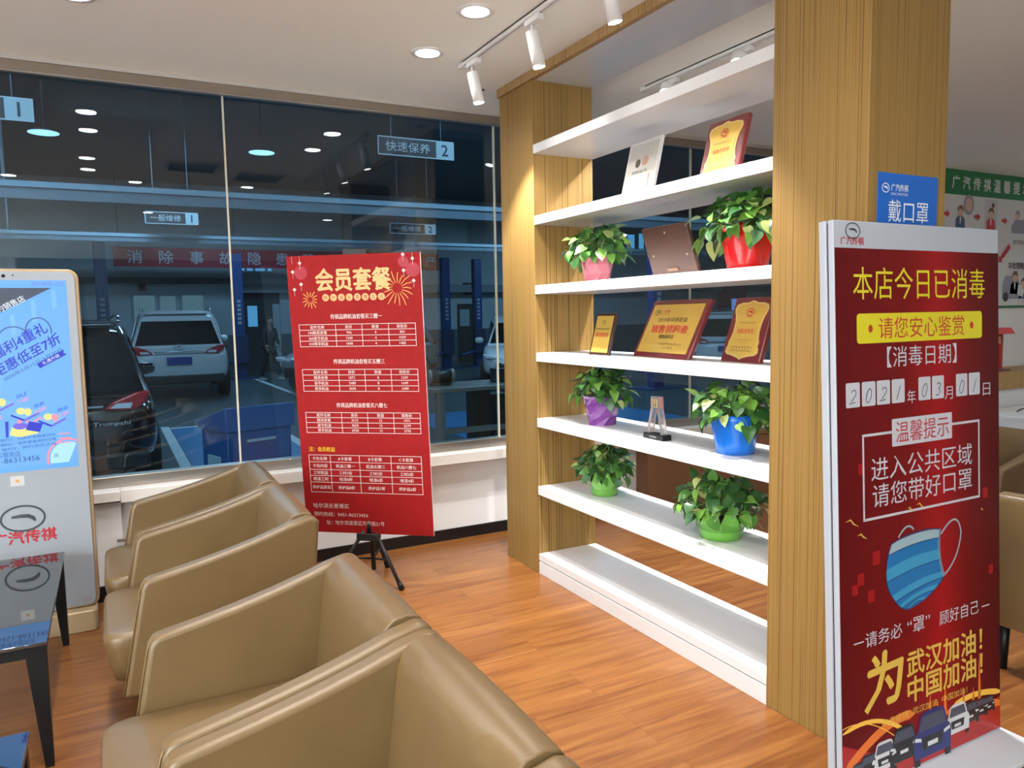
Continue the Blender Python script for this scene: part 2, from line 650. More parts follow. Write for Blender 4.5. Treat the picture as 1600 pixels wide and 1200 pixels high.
dl0 = None
DL = [(1.507, 3.132, 'round white downlight shining near the ceiling track, the nearer of two'), (1.511, 3.713, 'round white downlight in the ceiling closest to the window glass'),
      (-0.05, 3.67, 'lit downlight mirrored in the glass above the kiosk, topmost of its column'), (-0.05, 3.15, 'lit downlight mirrored in the left glass pane, second of its column'),
      (-0.08, 2.13, 'lit downlight mirrored in the left glass pane, third of its column'), (-0.085, 1.61, 'lit downlight mirrored in the left glass pane, lowest of its column'),
      (0.30, 1.09, 'lit downlight mirrored in the glass right of the column of four'), (1.31, 1.18, 'lit downlight mirrored just above the pale rail beside the ceiling vent'),
      (-0.72, 1.06, 'lit downlight mirrored at the left edge of the window glass'), (3.10, 2.65, 'downlight mirrored small in the glass beside the wooden pillar'),
      (-1.9, -0.6, 'added unseen downlight brightening the lounge from the rear left'), (2.7, -1.1, 'added downlight brightening the mask banner, mirrored beside the bay two sign'), (0.5, -1.1, 'added downlight brightening the lounge, mirrored over the pale rail'),  # this row and the next: extra downlights added for more light
      (-1.9, 2.6, 'added unseen downlight left of the kiosk'), (5.2, 2.6, 'added unseen downlight behind the display shelf'), (7.4, 2.9, 'added unseen downlight before the green notice board'), (4.6, 0.6, 'added unseen downlight right of the mask banner')]
for i, (x, y, lab) in enumerate(DL):
    if dl0 is None:
        dl0 = o = make_downlight()
    else:
        o = copy_tree(dl0)
    o.location = (x, y, CZ)
    o['label'] = lab
    o['group'] = 'round ceiling downlights'
    spot('downlight_beam', (x, y, CZ - 0.02), (0, 0, -1), DOWNLIGHT_W, 150, 0.9, WARM, 0.055)


def make_rail(length):
    t = thing('lighting_track', '', 'lighting track')
    b = B(); box(b, -0.018, -0.005, 0, length, -0.022, 0); box(b, 0.005, 0.018, 0, length, -0.022, 0); box(b, -0.018, 0.018, 0, length, -0.006, 0)
    obj('rail', b, PWHITE, t)
    b = B(); box(b, -0.0048, 0.0048, 0.05, length - 0.05, -0.012, -0.0062); obj('slot', b, BLACKM, t)
    for y0 in (0, length - 0.05):
        b = B(); box(b, -0.019, 0.019, y0, y0 + 0.05, -0.024, 0); obj('end_cap', b, PWHITE, t, bevel=0.001)
    return t


def make_spotlight(drop=0.039):
    """adapter under the rail, short stem and a tilted can; local origin on the ceiling"""
    t = thing('track_spotlight', '', 'spotlight')
    b = B(); box(b, -0.017, 0.017, -0.06, 0.06, -0.048, -0.0225); obj('adapter', b, PWHITE, t, bevel=0.003)
    b = B(); tube(b, [(0, 0.02, -0.046), (0, 0.02, -0.046 - drop)], 0.006, 10); obj('stem', b, PWHITE, t)
    return t


def can(t, tilt, ln=0.15, rr=0.030):
    """the lamp can; tilt = (x, y) lean of its mouth"""
    d = Vector((tilt[0], tilt[1], -1)).normalized()
    p = Vector((0, 0.02, -0.075 if ln > 0.1 else -0.046))
    b = B(); tube(b, [p, p + d * 0.004, p + d * ln], [rr - .004, rr, rr], 28); tube(b, [p + d * (ln - .001), p + d * (ln + .008)], [rr, rr - .002], 28)
    c = obj('lamp_can', b, PWHITE, t)
    b = B(); tube(b, [p + d * (ln + .007), p + d * (ln + .0095)], rr - .0045, 28); obj('lamp_face', b, LAMPW, c)
    return p + d * (ln + .02), d


r0 = make_rail(2.0)
r0.location = (1.745, 1.82, CZ)
r0['label'] = 'long white lighting track on the lounge ceiling in front of the shelf'
r1 = make_rail(2.6)
r1.location = (2.90, 1.15, CZ)
r1['label'] = 'white lighting track on the ceiling behind the display shelf'
for (x, y, tilt, lab, e) in ((1.745, 3.66, (0.22, -0.02), 'white track spotlight at the window end of the front track', 1.0), (1.745, 3.03, (0.22, -0.02), 'white track spotlight nearer the camera on the front track', 1.0),
                             (1.745, 2.45, (0.22, -0.02), 'white track spotlight on the front track showing only in the glass', 1.0),
                             (2.90, 3.49, (-0.30, -0.06), 'lit track spotlight behind the shelf, next to the far pillar', 1.1), (2.90, 2.93, (-0.30, -0.06), 'lit track spotlight behind the shelf, in the middle of its track', 1.1),
                             (2.90, 2.37, (-0.30, -0.06), 'track spotlight behind the shelf, half hidden by the near pillar', 1.1)):
    s = make_spotlight() if x < 2 else make_spotlight(0.006)
    s.location = (x, y, CZ)
    s['label'] = lab
    s['group'] = 'track spotlights'
    p, d = can(s, tilt) if x < 2 else can(s, tilt, 0.035, 0.042)
    spot('spotlight_beam', Vector((x, y, CZ)) + p, d, SPOT_W * e, 84, 0.5, NEUTRAL, 0.022)

# fill-light panels added out of view to raise the bounce light
for px_ in (-6.4, -3.6):
    for py_ in (-6.5, -4.0, -1.5):
        t = thing('added_fill_panel', 'added unseen fill-light panel on the ceiling behind the lounge', 'light panel', (px_, py_, CZ), group='added fill-light panels')
        b = B(); box(b, -0.62, 0.62, -0.62, 0.62, -0.012, 0.0); obj('panel_frame', b, PWHITE, t, bevel=0.003)
        b = B(); box(b, -0.59, 0.59, -0.59, 0.59, -0.015, -0.0122); obj('diffuser', b, emitter('fill_panel_face', (0.92, 0.97, 1.0), 4.0), t)
        area('panel_fill_light', (px_, py_, CZ - 0.03), (0, 0, -1), FILL_PANEL_W, 1.16, 1.16, (0.90, 0.96, 1.0))

# two return-air grilles of the lounge ceiling, seen mirrored in the glass
for (x, y, lab) in ((0.72, 2.05, 'square grey ceiling vent mirrored in the left glass pane'), (1.33, 1.75, 'long ceiling air vent mirrored above the pale workshop rail')):
    t = thing('ceiling_vent', lab, 'vent', (x, y, CZ), group='ceiling vents')
    b = B(); box(b, -0.22, 0.22, -0.22, -0.19, -0.012, 0); box(b, -0.22, 0.22, 0.19, 0.22, -0.012, 0); box(b, -0.22, -0.19, -0.19, 0.19, -0.012, 0); box(b, 0.19, 0.22, -0.19, 0.19, -0.012, 0)
    obj('vent_frame', b, PWHITE, t)
    b = B(); box(b, -0.19, 0.19, -0.19, 0.19, -0.003, 0); obj('vent_backing', b, BLACKM, t)
    b = B()
    for k in range(9):
        box(b, -0.19, 0.19, -0.17 + k * 0.042, -0.152 + k * 0.042, -0.010, -0.004)
    obj('vent_slats', b, mat('vent_grey', (0.35, 0.35, 0.35), 0.5), t)

# ------------------------------------------------------------------ armchairs


def bez(p0, p1, p2, n):
    return [tuple((1 - t) ** 2 * a + 2 * t * (1 - t) * c + t * t * d for a, c, d in zip(p0, p1, p2)) for t in [i / n for i in range(n + 1)]]


def make_armchair():
    t = thing('armchair', '', 'armchair')
    hw, th = 0.338, 0.062
    # side panels: low at the front, sweeping up to the back
    prof = [(-0.028, 0.20), (0.045, 0.585), (0.058, 0.604)] + bez((0.075, 0.611), (0.36, 0.662), (0.56, 0.735), 10) + [(0.635, 0.752), (0.668, 0.735), (0.62, 0.20)]
    for sgn in (-1, 1):
        b = B()
        ya, yb = (hw - th, hw) if sgn > 0 else (-hw, -hw + th)
        prism(b, prof, 'y', ya, yb)
        a = obj('arm', b, LEATHER, t, bevel=0.016, seg=4)
        b = B()
        for yy in (ya + 0.010,):
            tube(b, [(-0.0275, yy, 0.215), (0.0425, yy, 0.578), (0.049, yy, 0.594)], 0.0024, 6)
        obj('piping', b, PIPING, a)
    # back: upright pad between the arms, thicker at its foot, with a rolled top
    b = B()
    ny = 12
    pr = [(0.498, 0.33), (0.512, 0.45), (0.527, 0.58), (0.543, 0.69), (0.556, 0.728), (0.582, 0.750), (0.617, 0.757), (0.650, 0.748), (0.668, 0.722), (0.655, 0.55), (0.62, 0.20), (0.52, 0.20)]
    rings = []
    for j in range(ny + 1):
        y = -(hw - th) + 2 * (hw - th) * j / ny
        q = 1 - (2 * j / ny - 1) ** 2
        rings.append([b.verts.new((x - (0.010 * q if i < 5 else -0.004 * q), y, z + (0.004 * q if 3 <= i <= 8 else 0))) for i, (x, z) in enumerate(pr)])
    for ra, rb in zip(rings, rings[1:]):
        for i in range(len(pr)):
            j = (i + 1) % len(pr)
            b.faces.new((ra[i], rb[i], rb[j], ra[j]))
    b.faces.new(rings[0]); b.faces.new(list(reversed(rings[-1])))
    obj('backrest', b, LEATHER, t, bevel=0.004, seg=2, smooth=True)
    # seat cushion, standing forward of the arms with rounded corners
    b = B()
    n = 14
    w = hw - th - 0.004
    top, bot = [], []

    def edge(u):
        # plan outline half-width at depth u (0 front .. 1 back)
        x = -0.085 + u * (0.515 + 0.085)
        r = 0.06
        if u * 0.6 < r:
            k = 1 - (u * 0.6) / r
            return x, w + (0.0 if x > 0.02 else 0.0) - r * (1 - math.sqrt(max(0, 1 - k * k)))
        return x, w
    us = [0, 0.006, 0.02, 0.05, 0.09, 0.14, 0.2, 0.35, 0.5, 0.7, 0.85, 1.0]
    layers = [(0.225, 0.90), (0.29, 0.955), (0.355, 0.99), (0.383, 0.992), (0.398, 0.975), (0.406, 0.93), (0.412, 0.6), (0.416, 0.2)]
    rows = []
    for z, k in layers:
        ring = []
        for u in us:
            x, hwid = edge(u)
            xx = 0.22 + (x - 0.22) * (k if x < 0.22 else 1)
            ring.append((xx, -hwid * k, z))
        for u in reversed(us):
            x, hwid = edge(u)
            xx = 0.22 + (x - 0.22) * (k if x < 0.22 else 1)
            ring.append((xx, hwid * k, z))
        rows.append([b.verts.new(p) for p in ring])
    m = len(rows[0])
    for ra, rb in zip(rows, rows[1:]):
        for i in range(m):
            j = (i + 1) % m
            b.faces.new((ra[i], ra[j], rb[j], rb[i]))
    b.faces.new(list(reversed(rows[0]))); b.faces.new(rows[-1])
    obj('seat', b, LEATHER, t, smooth=True)
    b = B(); box(b, -0.01, 0.60, -(hw - th - 0.002), hw - th - 0.002, 0.195, 0.235); obj('seat_frame', b, LEATHER, t, bevel=0.006)
    for x in (0.04, 0.56):
        for y in (-0.28, 0.28):
            b = B(); tube(b, [(x, y, 0.0), (x, y, 0.205)], [0.017, 0.024], 14); obj('leg', b, BLACK, t)
    return t


ac = make_armchair()
AC = [((0.0, 3.875, 0), 0, 'tan leather armchair farthest along the row, against the window wall'), ((0.0, 3.192, 0), 0, 'second tan leather armchair from the window, pushed against the farthest one'),
      ((0.0, 2.032, 0), 0, 'tan leather armchair whose whole seat shows, third from the window'), ((0.0, 1.348, 0), 0, 'tan leather armchair nearest the camera, cut off by the bottom edge'),
      ((3.77, 1.46, 0), math.pi, 'tan leather armchair just behind the red mask banner, back turned, black leg showing'), ((4.22, 2.69, 0), 0, 'tan leather armchair farther off between the mask banner and the counter')]
for i, (p, rz, lab) in enumerate(AC):
    o = ac if i == 0 else copy_tree(ac)
    o.location = p
    o.rotation_euler = (0, 0, rz)
    o['label'] = lab
    o['group'] = 'tan leather armchairs by the tables' if i < 4 else 'tan leather armchairs beyond the banner'

# ------------------------------------------------------------------ glossy black tables
TBLACK = principled('black_mirror_glass', (0.006, 0.006, 0.007), 0.012)
TBLACK.node_tree.nodes['Principled BSDF'].inputs['IOR'].default_value = 2.5


def make_table(y0, y1, lab):
    x1, x0, h = -0.245, -0.88, 0.440
    t = thing('glass_table', lab, 'table', (x1, y0, 0), group='black glass tables')
    b = B(); box(b, x0, x1, y0, y1, h - 0.012, h); obj('table_top', rel(b, t), TBLACK, t, bevel=0.0015)
    b = B()
    box(b, x0 + 0.01, x1 - 0.008, y0 + 0.008, y0 + 0.03, h - 0.05, h - 0.0125); box(b, x0 + 0.01, x1 - 0.008, y1 - 0.03, y1 - 0.008, h - 0.05, h - 0.0125)
    box(b, x1 - 0.03, x1 - 0.008, y0 + 0.03, y1 - 0.03, h - 0.05, h - 0.0125); box(b, x0 + 0.01, x0 + 0.032, y0 + 0.03, y1 - 0.03, h - 0.05, h - 0.0125)
    obj('apron', rel(b, t), BLACK, t)
    for sx in (0, 1):
        for sy in (0, 1):
            xo = x1 - 0.006 if sx else x0 + 0.006
            yo = y1 - 0.006 if sy else y0 + 0.006
            dx, dy = (-1 if sx else 1), (-1 if sy else 1)
            b = B()
            lo = [b.verts.new((xo + dx * a, yo + dy * c, 0)) for a, c in ((0, 0), (0.026, 0), (0.026, 0.026), (0, 0.026))]
            hi = [b.verts.new((xo + dx * a, yo + dy * c, h - 0.0125)) for a, c in ((0, 0), (0.062, 0), (0.062, 0.05), (0, 0.05))]
            b.faces.new(lo); b.faces.new(hi)
            for k in range(4):
                b.faces.new((lo[k], lo[(k + 1) % 4], hi[(k + 1) % 4], hi[k]))
            obj('leg', rel(b, t), BLACK, t)
    return t


make_table(2.905, 4.04, 'black glass-topped low table mirroring the kiosk screen')
make_table(1.14, 2.275, 'black glass low table cut off at the bottom left corner')

# ------------------------------------------------------------------ kiosk (local: x right, front -y, base centre at origin)
KW = principled('kiosk_white', (0.285, 0.315, 0.35), 0.35)
KGOLD = principled('kiosk_champagne_edge', (0.42, 0.28, 0.16), 0.32, 0.35)
KBASE = principled('kiosk_champagne_base', (0.46, 0.34, 0.20), 0.35, 0.15)
SCR = 0.95


def scr(name, c, k=1.0):
    if name not in MAT:
        MAT[name] = emitter(name, c, SCR * k)
    return MAT[name]


k = thing('advertising_kiosk', 'tall white upright advertising kiosk with a glowing blue portrait screen', 'kiosk', (-0.41, 4.2, 0))


def rr_pts(u0, u1, v0, v1, r, n=8):
    pts = []
    for cx, cz, a0 in ((u1 - r, v1 - r, 0), (u0 + r, v1 - r, 90), (u0 + r, v0 + r, 180), (u1 - r, v0 + r, 270)):
        for i in range(n + 1):
            a = math.radians(a0 + 90 * i / n)
            pts.append((cx + r * math.cos(a), cz + r * math.sin(a)))
    return pts


b = B(); prism(b, rr_pts(-0.292, 0.292, 0.104, 1.758, 0.045), 'y', 0.012, 0.07); obj('housing', b, KGOLD, k, bevel=0.004)
b = B(); prism(b, rr_pts(-0.277, 0.277, 0.116, 1.746, 0.036), 'y', 0.0, 0.013); obj('front_panel', b, KW, k, bevel=0.002)
b = B(); prism(b, [(-0.28, 0.10), (0.28, 0.10), (0.28, -0.045), (0.265, -0.06), (-0.265, -0.06), (-0.28, -0.045)][::-1], 'z', 0.0, 0.104); obj('foot', b, KBASE, k, bevel=0.008, seg=3)
b = B(); ellipse(b, -0.007, 1.724, 0.008, 0.008); obj('camera_eye', b, BLACK, k)
b = B(); ellipse(b, 0.03, 1.727, 0.0035, 0.0035); obj('microphone_hole', b, BLACK, k)
sb = B()
rect(sb, -0.241, 0.241, 0.81, 1.705, 0.0006)
screen = obj('screen', sb, scr('screen_blue', (0.15, 0.43, 1.0), 1.05), k)
# picture on the screen
pic = [scr('screen_pale', (0.20, 0.52, 1.0)), scr('screen_dark', (0.05, 0.07, 0.12)), scr('screen_ink', (0.012, 0.03, 0.62)), scr('screen_navy', (0.02, 0.07, 0.30)), scr('screen_white', (0.85, 0.92, 1.0)),
       scr('screen_pink', (1.0, 0.30, 0.42)), scr('screen_yellow', (0.85, 0.80, 0.25)), scr('screen_violet', (0.18, 0.12, 0.80)), scr('screen_sky', (0.14, 0.44, 1.0)), scr('screen_mint', (0.45, 0.82, 0.90))]
b = B()
flat(b, [(-0.241, 1.40), (0.241, 1.60), (0.241, 1.69), (-0.241, 1.69)], 0.0009, 8)
flat(b, [(-0.241, 1.44), (0.179, 1.669), (-0.241, 1.669)], 0.0012, 1)
for u, v0, v1 in ((0.19, 1.572, 1.665), (0.105, 1.51, 1.615), (0.02, 1.45, 1.55), (-0.07, 1.40, 1.50)):
    flat(b, [(u - 0.012, v0), (u + 0.008, v0 + 0.004), (u + 0.004, v1), (u - 0.013, v1 - 0.006)], 0.0010, 0)
text(b, '2021/03/01 17:21', 0.165, 1.688, 0.016, 0.13, 0, 0.0, 0, 0.0014, 7)
text(b, '传祺特约销售店', -0.03, 1.572, 0.030, 0.22, 0.48, 0.012, 0, 0.0015, 4)
text(b, '福利4重礼', 0.036, 1.424, 0.054, 0.255, 0.53, 0.018, 0.15, 0.0015, 2)
text(b, '钜惠低至7折', 0.062, 1.357, 0.052, 0.315, 0.53, 0.018, 0.15, 0.0016, 2)
text(b, '活动时间：2020年5月15日-6月30日', 0.024, 1.279, 0.020, 0.41, 0.505, 0.008, 0.1, 0.0017, 3)
heart = arc(-0.045 + 0.06, 1.435, 0.06, 0.055, 175, 40, 12) + arc(0.115, 1.465, 0.052, 0.065, 190, -10, 16)
stroke(b, heart, 0.005, 0.0015, 3)
flat(b, [(0.110, 1.292), (0.098, 1.314), (0.212, 1.378), (0.210, 1.360), (0.224, 1.354)], 0.0014, 2)
text(b, '礼遇升级', 0.157, 1.333, 0.016, 0.08, 0.505, 0.01, 0, 0.0018, 4)
for i, (u, v) in enumerate(((0.033, 1.083), (0.14, 1.048), (-0.065, 1.135), (-0.15, 1.06))):
    flat(b, [(u - 0.052, v), (u, v - 0.028), (u + 0.06, v + 0.004), (u + 0.008, v + 0.032)], 0.0013, 0 if i != 3 else 9)
    flat(b, [(u - 0.052, v), (u, v - 0.028), (u, v - 0.038), (u - 0.052, v - 0.010)], 0.0013, 2)
    flat(b, [(u, v - 0.028), (u + 0.06, v + 0.004), (u + 0.06, v - 0.006), (u, v - 0.038)], 0.0013, 7)
    ellipse(b, u - 0.012, v + 0.012, 0.018, 0.016, 0.0015, 6)
    ellipse(b, u + 0.016, v + 0.006, 0.014, 0.018, 0.0016, 5 if i % 2 else 6)
stroke(b, [(0.01, 1.066), (0.06, 1.035), (0.10, 1.06)], 0.010, 0.0012, 5)
flat(b, [(-0.03, 0.985), (0.01, 0.972), (0.085, 0.985), (0.09, 1.02), (0.03, 1.035), (-0.02, 1.02)], 0.0013, 6)
ellipse(b, 0.015, 1.025, 0.03, 0.016, 0.0015, 7)
ellipse(b, 0.012, 1.046, 0.009, 0.010, 0.0016, 5)
flat(b, [(0.035, 1.005), (0.09, 0.99), (0.105, 1.03), (0.05, 1.045)], 0.0016, 2)
flat(b, [(-0.045, 0.975), (-0.035, 0.975), (-0.03, 1.05), (-0.044, 1.05)], 0.0016, 2)
for u, v, s1, s2 in ((0.028, 1.158, 'SALE', '7.5折'), (0.095, 1.108, '保养', '8.8折'), (0.19, 1.082, '精品', '7折'), (-0.08, 1.075, '钣喷', '8折')):
    text(b, s1, u, v + 0.012, 0.018, 0.045, 0.35, 0.01, 0.2, 0.0018, 2)
    text(b, s2, u + 0.006, v - 0.012, 0.020, 0.05, 0.35, 0.01, 0.2, 0.0019, 5)
for i, (v, s1) in enumerate(((0.990 - 0.022, '① 福利1：到店即享精美好礼'), (0.946, '② 福利2：保养套餐限时优惠'), (0.924, '③ 福利3：预约到店立减'))):
    text(b, s1, 0.03, v, 0.014, 0.25, 0.05, 0.0, 0, 0.0018, 3)
    rect(b, 0.165, 0.215, v - 0.002 + 0.006, v + 0.003 + 0.006, 0.0018, 5)
text(b, '哈尔滨长青博实服务店', -0.11, 0.893, 0.026, 0.235, 0.02, 0.006, 0, 0.0018, 3)
text(b, '0451-86313456', -0.03, 0.866, 0.024, 0.225, 0.02, 0.002, 0, 0.0018, 3)
stroke(b, arc(0.20, 0.855, 0.085, 0.092, 60, 195, 22), 0.009, 0.0015, 5)
flat(b, [(0.20, 0.835)] + arc(0.20, 0.855, 0.075, 0.08, 60, 195, 18), 0.0012, 9)
text(b, '扫码', 0.150, 0.872, 0.022, 0.018, 0.0, 0.004, 0, 0.0018, 3)
rect(b, -0.241, 0.241, 0.81, 0.835, 0.0010, 8)
obj('screen_picture', b, pic, screen)
LG = principled('emblem_grey', (0.05, 0.055, 0.065), 0.35, 0.4)
LRED = principled('lettering_red', (0.38, 0.012, 0.022), 0.5)
GREYT = principled('lettering_grey', (0.30, 0.30, 0.30), 0.6)
b = B(); emblem(b, -0.003, 0.585, 0.088, 0.060, 0.0085); o = obj('emblem', b, LG, k); o['label'] = 'oval emblem on the kiosk front'
b = B(); text(b, '广汽传祺', -0.003, 0.495, 0.062, 0.262, 0, 0.03); obj('brand_lettering', b, LRED, k)
b = B()
text(b, '传祺哈尔滨长青博实服务店', 0.0, 0.378, 0.030, 0.40); obj('shop_lettering', b, GREYT, k)
b = B(); text(b, '0451-86313222', 0.05, 0.322, 0.026, 0.28); text(b, '0451-86313456', 0.05, 0.284, 0.026, 0.28)
obj('contact_lettering', b, GREYT, k)
b = B(); rect(b, -0.042, 0.014, 0.742, 0.790, 0.0012); o = obj('card_plate', b, principled('plate_grey', (0.50, 0.50, 0.49), 0.4), k)
b = B(); ellipse(b, -0.014, 0.766, 0.007, 0.007, 0.002); obj('card_mark', b, principled('mark_amber', (0.55, 0.25, 0.06), 0.5), o)
b = B(); frame_line(b, 0.222, 0.254, 0.135, 0.153, 0.0015); text(b, 'QST', 0.238, 0.144, 0.009, 0.02); obj('inspection_sticker', b, principled('sticker_red', (0.5, 0.12, 0.12), 0.6), k)

# ------------------------------------------------------------------ red price board and its tripod easel
PRED = add_noise_tint(principled('board_red', (0.305, 0.012, 0.013), 0.6, spec=0.15), 14, 0.14)
PGOLD = principled('print_gold', (0.72, 0.47, 0.19), 0.5)
PCREAM = principled('print_cream', (0.74, 0.60, 0.57), 0.5)
PYEL = principled('print_yellow', (0.85, 0.55, 0.02), 0.5)
PROSE = principled('print_rose', (0.38, 0.016, 0.034), 0.5)
PORA = principled('print_orange', (0.80, 0.36, 0.08), 0.5)
PDARK = principled('print_dark_red', (0.30, 0.03, 0.02), 0.5)
FOAM = principled('foam_core', (0.75, 0.72, 0.70), 0.7)
pb = thing('price_board', 'large red price board with white tables on a black tripod easel', 'board')
board_matrix(pb, (1.199, 4.05, 1.063), -0.677, -0.070)
b = B(); box(b, -0.379, 0.379, 0.0012, 0.012, -0.78, 0.78); obj('foam_sheet', b, FOAM, pb)
b = B(); box(b, -0.379, 0.379, 0.0, 0.0011, -0.78, 0.78); face = obj('printed_face', b, PRED, pb)
b = B(); text(b, '会员套餐', -0.003, 0.648, 0.118, 0.425, 0, 0.035); obj('title_lettering', b, PGOLD, face)
b = B()
for i, c in enumerate('哈尔滨长青博实店'):
    u = -0.165 + i * 0.0455
    ellipse(b, u, 0.553, 0.0195, 0.0195, 0.0010, 0)
    text(b, c, u, 0.553, 0.024, None, 0, 0.01, 0, 0.0016, 1)
obj('shop_name', b, [PGOLD, PDARK], face)
for (u, v, r, n) in ((0.245, 0.595, 0.098, 17), (-0.255, 0.545, 0.052, 13)):
    b = B()
    for k2 in range(n):
        a = 2 * math.pi * k2 / n
        r0, r1_ = r * 0.28, r * (0.8 + 0.2 * (k2 % 3) / 2)
        p = [(u + r0 * math.cos(a), v + r0 * math.sin(a)), (u + (r0 + r1_) / 2 * math.cos(a + 0.05), v + (r0 + r1_) / 2 * math.sin(a + 0.05)), (u + r1_ * math.cos(a + 0.02), v + r1_ * math.sin(a + 0.02) - r * 0.05)]
        stroke(b, p, [0.003, 0.005, 0.0035], 0.0012, 0)
    obj('firework_print', b, PORA, face)
for u, v, r in ((-0.300, 0.690, 0.038), (0.335, 0.690, 0.040), (0.285, 0.733, 0.030)):
    b = B(); ellipse(b, u, v, r, r * 0.95, 0.0008, 0); obj('lantern_print', b, PROSE, face)
b = B()
for u, v in ((-0.302, 0.742), (-0.302, 0.628), (-0.346, 0.695), (-0.343, 0.60), (0.337, 0.748), (0.285, 0.77), (0.285, 0.687), (0.338, 0.632)):
    flat(b, [(u - 0.011, v), (u, v - 0.011), (u + 0.011, v), (u, v + 0.011)], 0.0011)
    stroke(b, [(u, v - 0.011), (u, v - 0.035)], 0.0015, 0.0011)
for u in (-0.302, -0.346, 0.337, 0.285):
    stroke(b, [(u, 0.779), (u, 0.74)], 0.0015, 0.0011)
obj('tassel_print', b, PCREAM, face)
b = B()
lw = 0.0032


def table(u0, u1, v0, v1, cols, rows, cells, h):
    frame_line(b, u0, u1, v0, v1, lw, 0.0012)
    for c in cols:
        rect(b, c - lw / 2, c + lw / 2, v0, v1, 0.0012)
    for r in rows:
        rect(b, u0, u1, r - lw / 2, r + lw / 2, 0.0013)
    cs = [u0] + cols + [u1]
    rs = [v1] + rows + [v0]
    for i, line in enumerate(cells):
        for j, s in enumerate(line):
            num = s.isdigit()
            text(b, s, (cs[j] + cs[j + 1]) / 2, (rs[i] + rs[i + 1]) / 2, h * (0.75 if num else 1), None, 0, 0.018, 0, 0.0014)


HDR = ['配件名称', '原价', '数量', '现售价']
c3 = [-0.119, 0.033, 0.184]
for vt, vb, ttl, tv, rows in ((0.408, 0.287, '传祺品牌机油套餐买三赠一', 0.450, [['190精英套餐', '936', '4', '801'], ['260豪华机油', '1240', '4', '1029'], ['410尊享机油', '1848', '4', '1485']]),
                              (0.160, 0.038, '传祺品牌机油套餐买五赠三', 0.204, [['精英套餐', '1872', '8', '1269'], ['豪华机油', '2480', '8', '1649'], ['尊享机油', '3696', '8', '2489']]),
                              (-0.082, -0.197, '传祺品牌机油套餐买八赠七', -0.040, [['精英套餐', '3510', '15', '1971'], ['豪华机油', '4650', '15', '2579'], ['尊享机油', '6930', '15', '3795']])):
    text(b, ttl, 0.003, tv, 0.027, 0.295, 0, 0.02, 0, 0.0012)
    hgt = (vt - vb) / 4
    table(-0.332, 0.335, vb, vt, c3, [vt - hgt, vt - 2 * hgt, vt - 3 * hgt], [HDR] + rows, 0.019)
table(-0.332, 0.329, -0.542, -0.326, [-0.204, -0.031, 0.154], [-0.366, -0.410, -0.446, -0.484],
      [['卡包名称', 'A卡套餐', 'B卡套餐', 'C卡套餐'], ['卡包内容', '机油三赠一', '机油五赠三', '机油八赠七'], ['工时权益', '工时7折', '工时5折', '工时3折'], ['喷漆工时', '喷漆8折', '喷漆6折', '喷漆4折'], ['养护品折扣', '养护品8折', '养护品7折', '养护品6折']], 0.021)
text(b, '哈尔滨长青博实', -0.326, -0.622, 0.029, 0.213, 0, 0.004, 0, 0.0012, 0, 'l')
text(b, '预约热线：0451-86313456', -0.326, -0.672, 0.026, 0.325, 0, 0.0, 0, 0.0012, 0, 'l')
text(b, '地      址：哈尔滨道里区天平路21号', -0.326, -0.720, 0.026, 0.42, 0, 0.0, 0, 0.0012, 0, 'l')
obj('price_lettering', b, PCREAM, face)
b = B(); text(b, '注：会员权益', -0.250, -0.292, 0.027, 0.155, 0, 0.02, 0, 0.0012); obj('note_lettering', b, PYEL, face)

# easel: board rests on its lower ledge and is gripped at the top
ez = thing('tripod_easel', 'black folding tripod easel holding up the red price board', 'easel', (1.23, 4.09, 0), (0, 0, -0.677))
b = B(); tube(b, [(0, 0.055, 0.06), (0, 0.0, 0.90), (-0.0, -0.03, 1.84)], [0.013, 0.012, 0.009], 14); obj('centre_pole', b, BLACKM, ez)
b = B(); tube(b, [(0, 0.022, 0.37), (0, 0.022, 0.28)], 0.024, 16); obj('collar', b, BLACKM, ez)
for a in (-62, 62, 180):
    r = math.radians(a - 90)
    b = B(); tube(b, [(0.015 * math.cos(r), 0.03 + 0.015 * math.sin(r), 0.33), (0.235 * math.cos(r), 0.03 + 0.235 * math.sin(r), 0.014)], [0.011, 0.010], 12); lg = obj('leg', b, BLACKM, ez)
    b = B(); tube(b, [(0.220 * math.cos(r), 0.03 + 0.220 * math.sin(r), 0.040), (0.245 * math.cos(r), 0.03 + 0.245 * math.sin(r), 0.004)], [0.014, 0.016], 12); obj('rubber_foot', b, BLACK, lg)
    b = B(); tube(b, [(0.012 * math.cos(r), 0.045 + 0.012 * math.sin(r), 0.13), (0.14 * math.cos(r), 0.03 + 0.14 * math.sin(r), 0.15)], 0.006, 8); obj('brace', b, BLACKM, ez)
b = B(); box(b, -0.06, 0.06, -0.03, 0.03, 0.255, 0.284); box(b, -0.06, 0.06, -0.04, -0.03, 0.255, 0.296); obj('ledge', b, BLACKM, ez, bevel=0.003)
b = B(); box(b, -0.065, 0.075, -0.080, -0.040, 1.838, 1.872); obj('top_clamp', b, BLACKM, ez, bevel=0.004)

